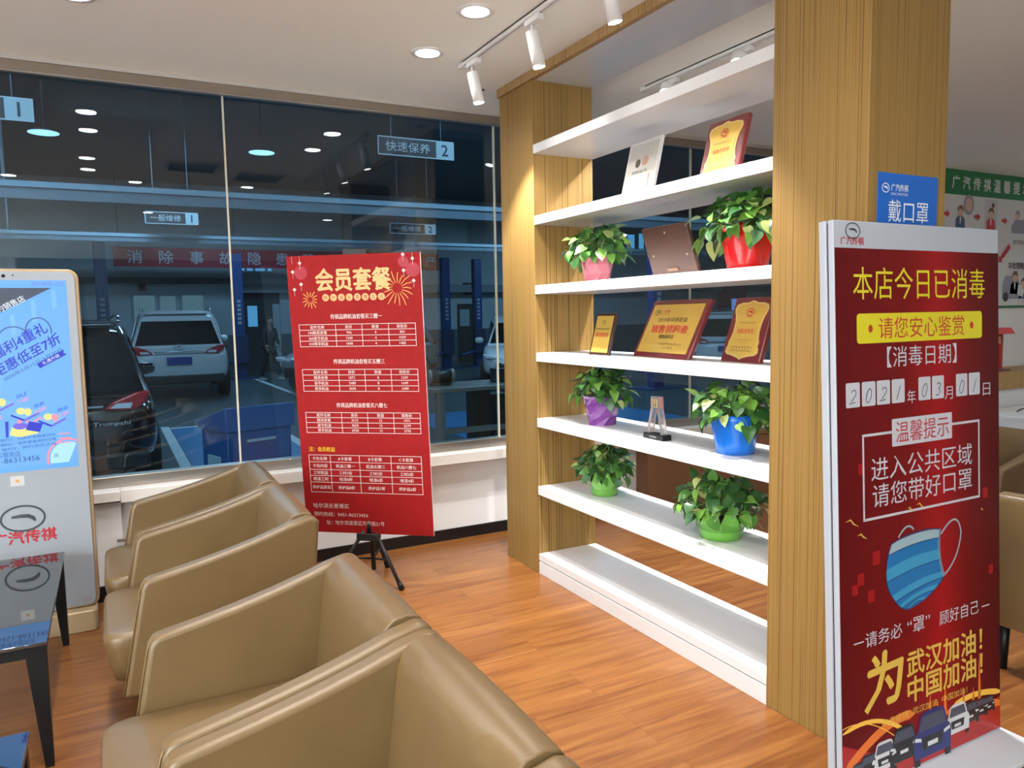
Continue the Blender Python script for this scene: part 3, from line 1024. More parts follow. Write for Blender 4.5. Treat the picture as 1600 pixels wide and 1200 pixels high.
# ------------------------------------------------------------------ red mask banner (door-shaped display)
BW = 0.41
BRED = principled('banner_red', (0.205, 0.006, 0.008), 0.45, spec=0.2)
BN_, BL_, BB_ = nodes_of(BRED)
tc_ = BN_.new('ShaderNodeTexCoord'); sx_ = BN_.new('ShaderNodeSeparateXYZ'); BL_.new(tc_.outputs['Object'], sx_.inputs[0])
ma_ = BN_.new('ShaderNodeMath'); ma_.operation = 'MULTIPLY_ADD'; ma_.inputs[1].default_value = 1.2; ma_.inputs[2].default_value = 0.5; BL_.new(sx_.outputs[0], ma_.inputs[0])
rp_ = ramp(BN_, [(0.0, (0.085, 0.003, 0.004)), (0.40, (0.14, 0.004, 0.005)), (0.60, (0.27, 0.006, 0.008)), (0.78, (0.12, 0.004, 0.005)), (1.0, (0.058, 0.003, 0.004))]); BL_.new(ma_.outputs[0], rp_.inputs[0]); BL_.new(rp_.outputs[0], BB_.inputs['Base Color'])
BRED2 = principled('banner_bright_red', (0.27, 0.008, 0.010), 0.45, spec=0.2)
BFRAME = principled('banner_frame_white', (0.40, 0.43, 0.48), 0.4)
BYEL = principled('banner_yellow', (0.58, 0.52, 0.015), 0.45)
BGOLD = principled('banner_gold', (0.56, 0.37, 0.06), 0.45)
BWHT = principled('banner_white', (0.48, 0.49, 0.53), 0.45)
BINK = principled('marker_ink', (0.03, 0.04, 0.09), 0.6)
bn = thing('display_banner', 'tall red standing banner about disinfection and masks beside the wooden pillar', 'banner', (2.278, 1.456, 0))
bn.rotation_euler = (0, 0, 0)
lean = thing('upright_panel', '', '')
for key in ('label', 'category'):
    del lean[key]
lean.parent = bn
lean.location = (0, 0, 0.0)
lean.rotation_euler = (-0.0428, 0, 0)
b = B(); box(b, -0.405, 0.413, 0.0005, 0.020, 0.02, 1.762); obj('front_sheet', b, BFRAME, lean, bevel=0.002)
b = B(); box(b, -0.398, 0.408, 0.020, 0.028, 0.02, 1.755); obj('dark_gap', b, BLACKM, lean)
b = B(); box(b, -0.405, 0.413, 0.028, 0.052, 0.02, 1.762); obj('rear_sheet', b, BFRAME, lean, bevel=0.002)
b = B()
rect(b, -0.402, 0.412, 0.025, 1.682, 0.0002, 0)
# scattered brighter squares of the print
for u, v, s in ((-0.236, 0.738, 0.034), (-0.308, 0.683, 0.030), (-0.262, 0.623, 0.030), (-0.335, 0.655, 0.026), (0.33, 0.87, 0.028), (-0.30, 1.02, 0.026), (0.36, 0.60, 0.026)):
    rect(b, u - s / 2, u + s / 2, v - s * 0.62, v + s * 0.62, 0.0006, 1)
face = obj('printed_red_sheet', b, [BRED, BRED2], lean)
b = B(); emblem(b, -0.323, 1.733, 0.031, 0.0225, 0.003, 0.0012); obj('emblem', b, LG, lean)
b = B(); text(b, '广汽传祺', -0.326, 1.703, 0.024, 0.102, 0, 0.03, 0, 0.001); obj('brand_lettering', b, LRED, lean)
b = B(); text(b, '本店今日已消毒', 0.004, 1.579, 0.098, 0.658, 0, 0.006, 0, 0.001); obj('headline_lettering', b, BYEL, lean)
b = B(); rrect(b, -0.311, 0.316, 1.398, 1.488, 0.012, 0.0008); pill = obj('yellow_strip', b, BYEL, lean)
b = B(); text(b, '请您安心鉴赏', 0.003, 1.443, 0.066, 0.43, 0, 0.008, 0, 0.0013); SRED = principled('strip_red', (0.42, 0.03, 0.02), 0.5); obj('strip_lettering', b, SRED, pill)
for u in (-0.25, 0.258):
    b = B(); ellipse(b, u, 1.442, 0.010, 0.012, 0.0013); obj('dot_print', b, SRED, pill)
b = B()
text(b, '【消毒日期】', 0.0, 1.353, 0.064, 0.35, 0, 0.004, 0, 0.001)
for s, u in (('年', -0.059), ('月', 0.132), ('日', 0.34)):
    text(b, s, u, 1.224, 0.042, 0.042, 0, 0.004, 0, 0.001)
obj('date_lettering', b, BWHT, lean)
b = B(); frame_line(b, -0.290, 0.295, 0.862, 1.120, 0.008, 0.0008); obj('tip_frame', b, BWHT, lean)
b = B()
text(b, '进入公共区域', 0.0, 1.012, 0.072, 0.51, 0, 0.0, 0, 0.001)
text(b, '请您带好口罩', 0.002, 0.930, 0.072, 0.505, 0, 0.0, 0, 0.001)
obj('advice_lettering', b, BWHT, lean)
b = B()
text(b, '请务必', -0.205, 0.490, 0.047, 0.175, 0, 0, 0, 0.001)
text(b, '“罩”', -0.035, 0.490, 0.050, 0.115, 0, 0, 0, 0.001)
text(b, '顾好自己', 0.180, 0.484, 0.047, 0.215, 0, 0, 0, 0.001)
rect(b, -0.345, -0.300, 0.488, 0.492, 0.001); rect(b, 0.305, 0.350, 0.476, 0.480, 0.001)
obj('slogan_lettering', b, BWHT, lean)
b = B(); rrect(b, -0.156, 0.147, 1.074, 1.160, 0.004, 0.0011); tip = obj('tip_plate', b, BWHT, lean)
b = B(); text(b, '温馨提示', -0.004, 1.117, 0.066, 0.268, 0, 0.002, 0, 0.0016); obj('tip_lettering', b, principled('tip_red', (0.40, 0.03, 0.04), 0.5), tip)
digits = {'0': [arc(0, 0, 0.011, 0.021, 80, 440, 16)], '1': [[(0.004, 0.022), (-0.003, -0.021)]],
          '2': [arc(0.0, 0.010, 0.011, 0.011, 165, -30, 9) + [(-0.002, -0.010), (-0.012, -0.020), (0.013, -0.016)]],
          '3': [arc(0.0, 0.011, 0.010, 0.009, 150, -80, 9) + arc(0.0, -0.009, 0.011, 0.011, 85, -140, 9)]}
for c, u in zip('20210301', (-0.333, -0.262, -0.194, -0.124, 0.006, 0.075, 0.201, 0.271)):
    b = B(); rrect(b, u - 0.031, u + 0.031, 1.209, 1.283, 0.006, 0.0012); cd = obj('date_card', b, BWHT, lean)
    b = B()
    for st in digits[c]:
        stroke(b, [(u + p[0] + 0.25 * p[1], 1.240 + p[1]) for p in st], 0.0028, 0.0018)
    obj('handwritten_digit', b, BINK, cd)
# the printed face mask
MB1 = principled('mask_blue', (0.008, 0.13, 0.33), 0.45); MB2 = principled('mask_light_blue', (0.035, 0.24, 0.42), 0.45); MB3 = principled('mask_pale', (0.27, 0.38, 0.42), 0.45); MB4 = principled('mask_outline', (0.015, 0.035, 0.12), 0.5)
b = B()
L_ = bez((-0.165, 0.770), (-0.225, 0.66), (-0.150, 0.585), 8) + bez((-0.150, 0.585), (-0.11, 0.535), (-0.05, 0.553), 6)[1:]
R_ = bez((0.078, 0.782), (0.062, 0.69), (0.100, 0.622), 8) + bez((0.100, 0.622), (0.035, 0.567), (-0.05, 0.553), 6)[1:]
for i in range(len(L_) - 1):
    flat(b, [L_[i], L_[i + 1], R_[i + 1], R_[i]] if i < len(L_) - 2 else [L_[i], L_[i + 1], R_[i]], 0.0008, 0)
for (t0, t1, mi) in ((0.0, 0.09, 2), (0.22, 0.34, 1), (0.50, 0.58, 1), (0.66, 0.74, 1), (0.84, 0.90, 1)):
    def at(t):
        i = t * (len(L_) - 1)
        j = min(int(i), len(L_) - 2)
        f = i - j
        return ((L_[j][0] * (1 - f) + L_[j + 1][0] * f, L_[j][1] * (1 - f) + L_[j + 1][1] * f), (R_[j][0] * (1 - f) + R_[j + 1][0] * f, R_[j][1] * (1 - f) + R_[j + 1][1] * f))
    (la, ra), (lb, rb) = at(t0), at(t1)
    mid = ((la[0] + ra[0]) / 2, (la[1] + ra[1]) / 2 + 0.022 * (1 if t0 else 0.9))
    midb = ((lb[0] + rb[0]) / 2, (lb[1] + rb[1]) / 2 + 0.016)
    up = bez(la, mid, ra, 8)
    dn = bez(lb, midb, rb, 8)
    for i in range(8):
        flat(b, [up[i], dn[i], dn[i + 1], up[i + 1]], 0.0010, mi)
    stroke(b, dn, 0.0028, 0.0012, 3)
stroke(b, L_ + list(reversed(R_)), 0.0035, 0.0013, 3)
stroke(b, R_[:9], [0.010] * 9, 0.0011, 2)
stroke(b, bez(L_[0], (-0.04, 0.805), R_[0], 8), 0.004, 0.0014, 3)
loop = bez((0.085, 0.765), (0.175, 0.845), (0.192, 0.755), 10) + bez((0.192, 0.755), (0.180, 0.67), (0.105, 0.628), 8)[1:]
stroke(b, loop, 0.0065, 0.0009, 2)
stroke(b, bez((-0.130, 0.785), (-0.085, 0.835), (-0.055, 0.800), 8), 0.006, 0.0007, 2)
obj('mask_print', b, [MB1, MB2, MB3, MB4], lean)
b = B()
# big brush character and the gold lines
text(b, '为', -0.205, 0.352, 0.170, 0.170, 0.06, 0.028, 0.16, 0.001); obj('brush_character', b, BGOLD, lean)
b = B()
text(b, '武汉加油！', 0.105, 0.368, 0.082, 0.40, 0, 0.022, 0, 0.001)
text(b, '中国加油！', 0.107, 0.282, 0.082, 0.40, 0, 0.022, 0, 0.001)
obj('cheer_lettering', b, BGOLD, lean)
b = B(); text(b, '抗击疫情  武汉加油  中国加油！', 0.0, 0.210, 0.024, 0.44, 0, 0.006, 0, 0.001); obj('small_gold_lettering', b, BGOLD, lean)
for u, v, s in ((-0.345, 0.862, 0.030), (-0.30, 0.815, 0.022), (-0.02, 0.873, 0.02), (-0.07, 0.868, 0.014), (0.31, 0.815, 0.008)):
    b = B(); stroke(b, [(u - s, v + s * 0.2), (u - s * .2, v + s * 0.35), (u + s * .2, v - s * 0.1), (u + s, v - s * 0.5)], [0.0005, 0.005, 0.005, 0.0005], 0.001); obj('bird_print', b, BGOLD, lean)
SW1 = principled('swirl_orange', (0.62, 0.14, 0.02), 0.4); SW2 = principled('swirl_gold', (0.75, 0.42, 0.06), 0.4); SW3 = principled('road_red', (0.33, 0.012, 0.012), 0.35)
b = B()
flat(b, [(-0.402, 0.026), (0.412, 0.026), (0.412, 0.14), (0.2, 0.10), (0.0, 0.075), (-0.2, 0.10), (-0.402, 0.19)], 0.0005, 2)
stroke(b, bez((-0.40, 0.225), (-0.24, 0.265), (-0.10, 0.15), 12), [0.004] + [0.014] * 11 + [0.003], 0.0007, 1)
stroke(b, bez((-0.40, 0.10), (-0.20, 0.23), (-0.06, 0.20), 12), [0.004] + [0.030] * 11 + [0.003], 0.0006, 0)
stroke(b, bez((-0.40, 0.24), (-0.28, 0.26), (-0.13, 0.13), 12), 0.003, 0.0008, 1)
stroke(b, bez((0.14, 0.17), (0.25, 0.20), (0.41, 0.155), 12), [0.003] + [0.020] * 11 + [0.010], 0.0007, 1)
stroke(b, bez((0.10, 0.16), (0.27, 0.15), (0.41, 0.115), 12), [0.003] + [0.026] * 11 + [0.020], 0.0006, 0)
for u, h in ((0.29, 0.17), (0.02, 0.10), (0.10, 0.12), (0.20, 0.07), (0.255, 0.06), (0.06, 0.06)):
    stroke(b, [(u, 0.15), (u, 0.15 + h * 0.5), (u, 0.15 + h)], [0.018, 0.010, 0.001], 0.0007, 0)
obj('swirl_print', b, [SW1, SW2, SW3], lean)
CARP = [principled('print_car_blue', (0.015, 0.025, 0.12), 0.35), principled('print_car_white', (0.55, 0.55, 0.56), 0.35), principled('print_car_black', (0.012, 0.012, 0.015), 0.35), principled('print_car_glass', (0.05, 0.06, 0.09), 0.3)]
b = B()


def print_car(u, v, s, mi, e):
    flat(b, [(u + s * x, v + s * z) for x, z in ((-0.50, -0.33), (0.50, -0.33), (0.52, 0.02), (0.46, 0.12), (-0.46, 0.12), (-0.52, 0.02))], e, mi)
    flat(b, [(u + s * x, v + s * z) for x, z in ((-0.43, 0.12), (0.43, 0.12), (0.32, 0.42), (0.20, 0.47), (-0.20, 0.47), (-0.32, 0.42))], e, mi)
    flat(b, [(u + s * x, v + s * z) for x, z in ((-0.37, 0.14), (0.37, 0.14), (0.28, 0.39), (-0.28, 0.39))], e + 0.0002, 3)
    flat(b, [(u + s * x, v + s * z) for x, z in ((-0.26, -0.20), (0.26, -0.20), (0.30, 0.02), (-0.30, 0.02))], e + 0.0002, 2)
    for q in (-1, 1):
        flat(b, [(u + s * x * q, v + s * z) for x, z in ((0.31, -0.04), (0.49, 0.0), (0.47, 0.06), (0.31, 0.02))], e + 0.0002, 1)
        flat(b, [(u + s * x * q, v + s * z) for x, z in ((0.34, -0.45), (0.50, -0.45), (0.50, -0.30), (0.34, -0.30))], e - 0.0001, 2)
    flat(b, [(u + s * x, v + s * z) for x, z in ((-0.14, -0.16), (0.14, -0.16), (0.14, -0.08), (-0.14, -0.08))], e + 0.0003, 1)


for u, v, s, mi in ((-0.335, 0.085, 0.07, 2), (-0.285, 0.09, 0.09, 2), (0.345, 0.125, 0.065, 2), (0.30, 0.125, 0.075, 2), (-0.21, 0.10, 0.115, 1), (0.24, 0.122, 0.09, 2), (-0.115, 0.11, 0.14, 2), (0.165, 0.118, 0.125, 1), (0.03, 0.105, 0.19, 0)):
    print_car(u, v, s, mi, 0.0009 + 0.0006 * s * 10)
obj('car_row_print', b, CARP, lean)
b = B(); box(b, -0.42, 0.43, -0.15, 0.12, 0.0, 0.018); obj('foot_plate', b, principled('foot_grey', (0.52, 0.54, 0.58), 0.4), bn, bevel=0.004)

# ------------------------------------------------------------------ notices on pillar and wall, counter
bs = thing('blue_notice', 'blue printed notice stuck on the near wooden pillar above the banner', 'notice', (2.330, YN0, 1.80))
b = B(); box(b, -0.152, 0.152, -0.002, -0.0003, -0.19, 0.133); sheet = obj('notice_sheet', b, principled('notice_blue', (0.008, 0.11, 0.46), 0.45), bs)
b = B()
emblem(b, -0.115, 0.085, 0.017, 0.014, 0.003, 0.003)
text(b, '广汽传祺', -0.045, 0.088, 0.022, 0.085, 0, 0.02, 0, 0.003); text(b, 'GAC MOTOR', -0.045, 0.068, 0.008, 0.085, 0, 0, 0, 0.003)
text(b, '戴口罩', 0.003, 0.014, 0.070, 0.205, 0, 0.004, 0, 0.003)
obj('notice_lettering', b, principled('notice_white', (0.80, 0.82, 0.86), 0.5), sheet)

gp = thing('wall_notice_board', 'large white notice board with a green title band on the far right wall', 'notice board', (8.55, W, 2.2))
GRN = principled('notice_green', (0.010, 0.17, 0.055), 0.5); NW = principled('notice_paper', (0.70, 0.70, 0.71), 0.5); NR = principled('notice_red', (0.50, 0.03, 0.05), 0.5); NB = principled('notice_ink', (0.05, 0.05, 0.06), 0.6)
NBL = principled('notice_navy', (0.06, 0.10, 0.22), 0.5); NSK = principled('notice_skin', (0.66, 0.42, 0.32), 0.5); NGY = principled('notice_cartoon_grey', (0.30, 0.30, 0.38), 0.5); NBR = principled('notice_brown', (0.16, 0.06, 0.03), 0.5)
b = B(); box(b, -1.35, 1.35, -0.012, -0.0005, -0.715, 0.64); gsheet = obj('notice_sheet', b, NW, gp)
b = B(); rect(b, -1.35, 1.35, 0.40, 0.64, 0.0135); rect(b, -1.35, 1.35, -0.715, -0.690, 0.0135); obj('green_band', b, GRN, gsheet)
b = B()
for i, c in enumerate('广汽传祺温馨提示'):
    text(b, c, -1.17 + i * 0.172, 0.52, 0.125, 0.115, 0, 0.03, 0, 0.015)
obj('title_lettering', b, NW, gsheet)
b = B()


def arrow(u, v, s, rot=0):
    c, sn = math.cos(rot), math.sin(rot)
    flat(b, [(u + x * s * c - z * s * sn, v + x * s * sn + z * s * c) for x, z in ((-0.5, 0.18), (0, 0.18), (0, 0.42), (0.5, 0), (0, -0.42), (0, -0.18), (-0.5, -0.18))], 0.014, 0)


def cartoon(u, v, s, shirt, hair):
    flat(b, [(u + s * x, v + s * z) for x, z in ((-0.32, -0.5), (0.32, -0.5), (0.30, -0.12), (0.10, 0.0), (-0.10, 0.0), (-0.30, -0.12))], 0.0138, shirt)
    flat(b, [(u + s * x, v + s * z) for x, z in ((-0.06, -0.05), (0.06, -0.05), (0.03, -0.32), (-0.03, -0.32))], 0.0142, 6)
    ellipse(b, u, v + s * 0.16, s * 0.17, s * 0.19, 0.0142, 3)
    flat(b, [(u + s * x, v + s * z) for x, z in ((-0.19, 0.14), (-0.19, 0.30), (-0.08, 0.42), (0.10, 0.42), (0.20, 0.30), (0.19, 0.14), (0.10, 0.27), (-0.10, 0.27))], 0.0145, hair)


arrow(-1.30, 0.21, 0.10); arrow(-0.80, 0.20, 0.10); arrow(-0.33, 0.18, 0.10)
flat(b, [(-0.36, -0.16), (-0.32, -0.20), (-0.20, -0.09), (-0.24, -0.05)], 0.014, 0); arrow(-0.37, -0.205, 0.12, math.radians(225))
cartoon(-1.08, 0.20, 0.24, 2, 5); ellipse(b, -0.95, 0.31, 0.085, 0.10, 0.0140, 4); ellipse(b, -0.95, 0.31, 0.055, 0.068, 0.0146, 3)
rect(b, -0.68, -0.46, 0.09, 0.38, 0.0136, 7); cartoon(-0.57, 0.20, 0.24, 0, 5); ellipse(b, -0.54, 0.325, 0.025, 0.025, 0.0147, 5)
cartoon(-0.10, 0.20, 0.22, 4, 4); cartoon(0.05, 0.16, 0.20, 2, 5)
flat(b, [(-0.20, 0.06), (0.12, 0.06), (0.12, 0.12), (0.02, 0.20), (-0.14, 0.20), (-0.20, 0.13)], 0.0148, 4)
text(b, '拨打保险公司', -0.02, -0.03, 0.048, 0.28, 0, 0.01, 0, 0.0140, 1)
text(b, '车险理赔服务', -0.02, -0.275, 0.070, 0.42, 0, 0.02, 0, 0.0140, 1)
flat(b, [(-0.32, -0.62), (0.02, -0.62), (0.02, -0.50), (-0.06, -0.38), (-0.28, -0.38), (-0.33, -0.48)], 0.0138, 4)
cartoon(-0.10, -0.44, 0.26, 4, 5); cartoon(0.06, -0.50, 0.24, 2, 5); ellipse(b, -0.26, -0.60, 0.05, 0.05, 0.0147, 1)
flat(b, [(-0.05, -0.58), (0.06, -0.60), (0.04, -0.48), (-0.04, -0.47)], 0.0149, 6)
text(b, '接待', -0.72, -0.28, 0.05, 0.1, 0, 0.01, 0, 0.0140, 1)
obj('notice_pictures', b, [NR, NB, NBL, NSK, NGY, NBR, NW, principled('notice_panel_grey', (0.58, 0.58, 0.60), 0.5)], gsheet)

ct = thing('reception_counter', 'white counter with a brown wooden ledge under the notice board', 'counter', (7.0, 4.2, 0))
b = B(); box(b, 0.0, 3.2, 0.02, 0.40, 0.0, 0.70); obj('counter_body', b, WHITE, ct, bevel=0.004)
b = B(); box(b, -0.02, 3.2, 0.0, 0.41, 0.70, 0.868); obj('wooden_ledge', b, VEN_H, ct, bevel=0.004)
b = B(); box(b, 0.0, 3.2, -0.62, -0.02, 0.49, 0.53); box(b, 0.0, 0.04, -0.62, -0.02, 0.0, 0.49); obj('lower_desk', b, WHITE, ct, bevel=0.004)
wire = B(); tube(wire, [(7.35, 3.95, 0.5352), (7.55, 4.02, 0.5352), (7.85, 4.05, 0.5352), (8.2, 3.98, 0.5352)], 0.005, 8)
tag(obj('black_cable', wire, BLACKM), 'thin dark cable lying across the white counter desk', 'cable')
og = thing('red_gate_ornament', 'small red gate ornament with a tiled roof standing on the counter', 'ornament', (7.72, 4.36, 0.868))
ORED = principled('ornament_red', (0.36, 0.03, 0.025), 0.45)
b = B(); box(b, -0.24, 0.14, -0.06, 0.06, 0.0, 0.018); obj('base', b, principled('ornament_brown', (0.14, 0.06, 0.04), 0.5), og, bevel=0.003)
for x in (-0.19, 0.06):
    b = B(); box(b, x - 0.016, x + 0.016, -0.016, 0.016, 0.018, 0.37); obj('post', b, ORED, og, bevel=0.002)
b = B(); prism(b, [(-0.29, 0.365), (0.17, 0.365), (0.10, 0.425), (-0.22, 0.425)], 'y', -0.075, 0.075); obj('roof', b, principled('roof_red', (0.55, 0.05, 0.06), 0.4), og, bevel=0.003)
b = B(); box(b, -0.174, 0.044, -0.010, 0.010, 0.27, 0.34); obj('cross_board', b, principled('ornament_ochre', (0.45, 0.30, 0.10), 0.5), og)
b = B(); lathe(b, [(0.012, 0.19), (0.03, 0.20), (0.034, 0.225), (0.03, 0.25), (0.012, 0.262)], 14, (-0.06, 0)); tube(b, [(-0.06, 0, 0.255), (-0.06, 0, 0.272)], 0.003, 6); obj('lantern', b, ORED, og)

rc = thing('radiator_cover', 'plain brown wooden radiator cover under the window sill behind the shelf', 'radiator cover', (3.51, 4.48, 0))
BRN = add_noise_tint(principled('brown_board', (0.23, 0.115, 0.055), 0.45), 3, 0.1)
b = B(); box(b, 0.0, 3.4, 0.0, 0.02, 0.0, 0.50); obj('front_panel', b, BRN, rc, bevel=0.002)
b = B(); box(b, 0.0, 0.02, 0.021, 0.145, 0.0, 0.50); box(b, 3.38, 3.4, 0.021, 0.145, 0.0, 0.50); obj('end_panel', b, BRN, rc)
b = B(); box(b, -0.01, 3.41, -0.012, 0.146, 0.5005, 0.53); obj('cover_top', b, BRN, rc, bevel=0.003)

# ------------------------------------------------------------------ plaques on the shelf (local: x right, front -y; turned to face the lounge)
MAHO = add_noise_tint(principled('mahogany', (0.13, 0.018, 0.018), 0.28), 12, 0.2)
GOLDP = principled('gold_plate', (0.72, 0.46, 0.09), 0.34, 0.35)
GOLDE = principled('gold_rim', (0.85, 0.62, 0.22), 0.3, 0.5)
PINK_ = principled('plaque_red_print', (0.55, 0.04, 0.03), 0.5)
PBLK = principled('plaque_black_print', (0.05, 0.035, 0.02), 0.5)
PGRY = principled('plaque_brown_print', (0.25, 0.14, 0.05), 0.5)


def stand(o, x, y, z, yaw, lean, h):
    """foot of a board on a shelf; x,y = middle of its front bottom edge"""
    board_matrix(o, (x, y, z), yaw, lean)


def shield(w, h):
    half = [(0.0, 1.0), (0.07, 0.985), (0.12, 0.965), (0.30, 0.962), (0.44, 0.93), (0.475, 0.86), (0.455, 0.80), (0.41, 0.735), (0.375, 0.62), (0.37, 0.47), (0.40, 0.36), (0.435, 0.30), (0.42, 0.245), (0.455, 0.19), (0.465, 0.125), (0.40, 0.085), (0.22, 0.062), (0.06, 0.03), (0.0, 0.0)]
    return [(x * w, z * h) for x, z in half] + [(-x * w, z * h) for x, z in reversed(half[1:-1])]


YAWX = -math.pi / 2


def strut(o, h, lean):
    """easel leg behind a plaque"""
    zt = h * 0.55
    reach = zt * math.tan(lean) * 1.0 + zt * math.cos(lean) * math.tan(0.25)
    b = B()
    c, s = math.cos(lean), math.sin(lean)
    foot_w = (0.085 + s * 0.0, 0)                      # horizontal distance behind the front foot
    # foot point back in board space (board rotated by -lean about x)
    fy, fz = foot_w[0] * c, -foot_w[0] * s
    tube(b, [(0, 0.020, zt), (0, fy, max(fz, -0.2) + 0.004)], 0.005, 8)
    obj('strut', b, BLACKM, o)


p = thing('award_plaque', 'small gold plaque in a black frame, leftmost on the plaque shelf', 'plaque', group='award plaques on the shelf')
stand(p, 2.232, 3.26, 1.2875, YAWX + 0.0, 0.25, 0.22)
b = B(); box(b, -0.088, 0.088, 0.0, 0.016, 0.0, 0.222); obj('backboard', b, principled('dark_frame', (0.035, 0.015, 0.012), 0.3), p, bevel=0.003)
b = B(); box(b, -0.073, 0.073, -0.0022, -0.0002, 0.014, 0.208); pl = obj('gold_plate', b, GOLDP, p)
b = B(); text(b, '最佳销售奖', 0.0, 0.108, 0.022, 0.115, 0, 0.02, 0, 0.004, 0); emblem(b, 0.0, 0.172, 0.014, 0.012, 0.002, 0.004, 1)
text(b, '授予哈尔滨长青博实', 0.0, 0.138, 0.010, 0.12, 0, 0, 0, 0.004, 1); text(b, '二〇一九年', 0.035, 0.036, 0.010, 0.05, 0, 0, 0, 0.004, 1)
obj('engraving', b, [PINK_, PBLK], pl); strut(p, 0.22, 0.25)

p = thing('award_plaque', 'wide gold plaque on a mahogany board with red title, in the middle of its shelf', 'plaque', group='award plaques on the shelf')
stand(p, 2.290, 2.845, 1.2875, YAWX - 0.10, 0.45, 0.30)
b = B(); box(b, -0.232, 0.232, 0.0, 0.024, 0.0, 0.305); obj('backboard', b, MAHO, p, bevel=0.006)
b = B(); box(b, -0.205, 0.205, -0.003, -0.0002, 0.026, 0.278); pl = obj('gold_plate', b, GOLDP, p)
b = B(); text(b, '2019年中表彰会', 0.0, 0.196, 0.026, 0.24, 0, 0.01, 0, 0.0045, 1); text(b, '销售领跑者', 0.0, 0.148, 0.042, 0.30, 0, 0.02, 0, 0.0045, 0)
text(b, '销售标杆店', 0.0, 0.108, 0.020, 0.12, 0, 0.02, 0, 0.0045, 1); text(b, '广汽传祺汽车销售有限公司', 0.045, 0.070, 0.012, 0.20, 0, 0, 0, 0.0045, 2); text(b, '2019年7月', 0.045, 0.052, 0.009, 0.08, 0, 0, 0, 0.0045, 2)
emblem(b, -0.150, 0.236, 0.022, 0.013, 0.003, 0.0045, 1); text(b, '广汽传祺', -0.085, 0.240, 0.016, 0.075, 0, 0.02, 0, 0.0045, 0); text(b, 'GAC MOTOR', -0.085, 0.226, 0.006, 0.075, 0, 0, 0, 0.0045, 0)
obj('engraving', b, [PINK_, PBLK, PGRY], pl); strut(p, 0.30, 0.45)


def shield_plaque(lab, x, y, z, yaw, lean, w, h):
    p = thing('award_plaque', lab, 'plaque', group='award plaques on the shelf')
    stand(p, x, y, z, yaw, lean, h)
    b = B(); box(b, -w / 2, w / 2, 0.0, 0.024, 0.0, h); obj('backboard', b, MAHO, p, bevel=0.006)
    b = B(); prism(b, [(q[0], q[1] * 1.0 + h * 0.035) for q in shield(w * 0.90, h * 0.91)], 'y', -0.0025, -0.0002); rim = obj('gold_rim', b, GOLDE, p)
    b = B(); prism(b, [(q[0], q[1] * 1.0 + h * 0.065) for q in shield(w * 0.80, h * 0.85)], 'y', -0.0045, -0.0026); pl = obj('gold_shield', b, GOLDP, p)
    b = B()
    emblem(b, 0, h * 0.76, w * 0.085, h * 0.055, 0.004, 0.006, 0); text(b, '广汽传祺', 0, h * 0.685, h * 0.03, w * 0.17, 0, 0.02, 0, 0.006, 0)
    text(b, '授予哈尔滨长青博实店', 0, h * 0.60, h * 0.026, w * 0.42, 0, 0, 0, 0.006, 1)
    text(b, '销售优秀奖', 0, h * 0.47, h * 0.075, w * 0.42, 0, 0.01, 0, 0.006, 0)
    text(b, '广汽传祺汽车销售有限公司', 0, h * 0.335, h * 0.022, w * 0.40, 0, 0, 0, 0.006, 1); text(b, '2019年12月', 0, h * 0.295, h * 0.02, w * 0.2, 0, 0, 0, 0.006, 1)
    for k2 in range(7):
        u = (k2 - 3) * w * 0.075
        stroke(b, arc(u, h * 0.20, w * 0.045, h * 0.035, 0, 330, 9), 0.003, 0.006, 1)
    obj('engraving', b, [PINK_, PGRY], pl)
    strut(p, h, lean)
    return p


shield_plaque('gold shield plaque on mahogany beside the near pillar, on the plaque shelf', 2.317, 2.353, 1.2875, YAWX - 0.13, 0.30, 0.255, 0.285)
shield_plaque('gold shield plaque on mahogany standing on the second shelf from the top', 2.300, 2.475, 2.0515, YAWX, 0.26, 0.235, 0.275)
p = thing('certificate', 'white framed certificate leaning on the second shelf from the top', 'certificate')
stand(p, 2.300, 3.035, 2.0515, YAWX, 0.24, 0.29)
b = B(); box(b, -0.125, 0.125, 0.0, 0.016, 0.0, 0.30); obj('frame', b, principled('cert_white', (0.60, 0.59, 0.57), 0.3), p, bevel=0.003)
b = B(); box(b, -0.108, 0.108, -0.0015, -0.0002, 0.016, 0.284); pl = obj('certificate_sheet', b, principled('cert_paper', (0.50, 0.475, 0.43), 0.4), p)
b = B(); ellipse(b, -0.028, 0.185, 0.020, 0.022, 0.003, 0); ellipse(b, 0.028, 0.190, 0.025, 0.024, 0.003, 1)
text(b, '授权证书', -0.005, 0.140, 0.016, 0.12, 0, 0.01, 0, 0.003, 0)
for k2 in range(5):
    text(b, '授权哈尔滨长青博实汽车销售服务', -0.008, 0.112 - k2 * 0.019, 0.006, 0.15 - 0.02 * (k2 % 2), 0, 0, 0, 0.003, 2)
rect(b, 0.075, 0.080, 0.03, 0.12, 0.003, 3); stroke(b, arc(-0.02, 0.235, 0.06, 0.03, 200, 400, 12), 0.0025, 0.003, 2); stroke(b, arc(0.03, 0.25, 0.05, 0.02, 20, 220, 12), 0.0025, 0.003, 2)
obj('certificate_print', b, [PBLK, principled('seal_bronze', (0.38, 0.22, 0.14), 0.5), principled('cert_grey', (0.38, 0.36, 0.33), 0.5), PINK_], pl); strut(p, 0.29, 0.24)

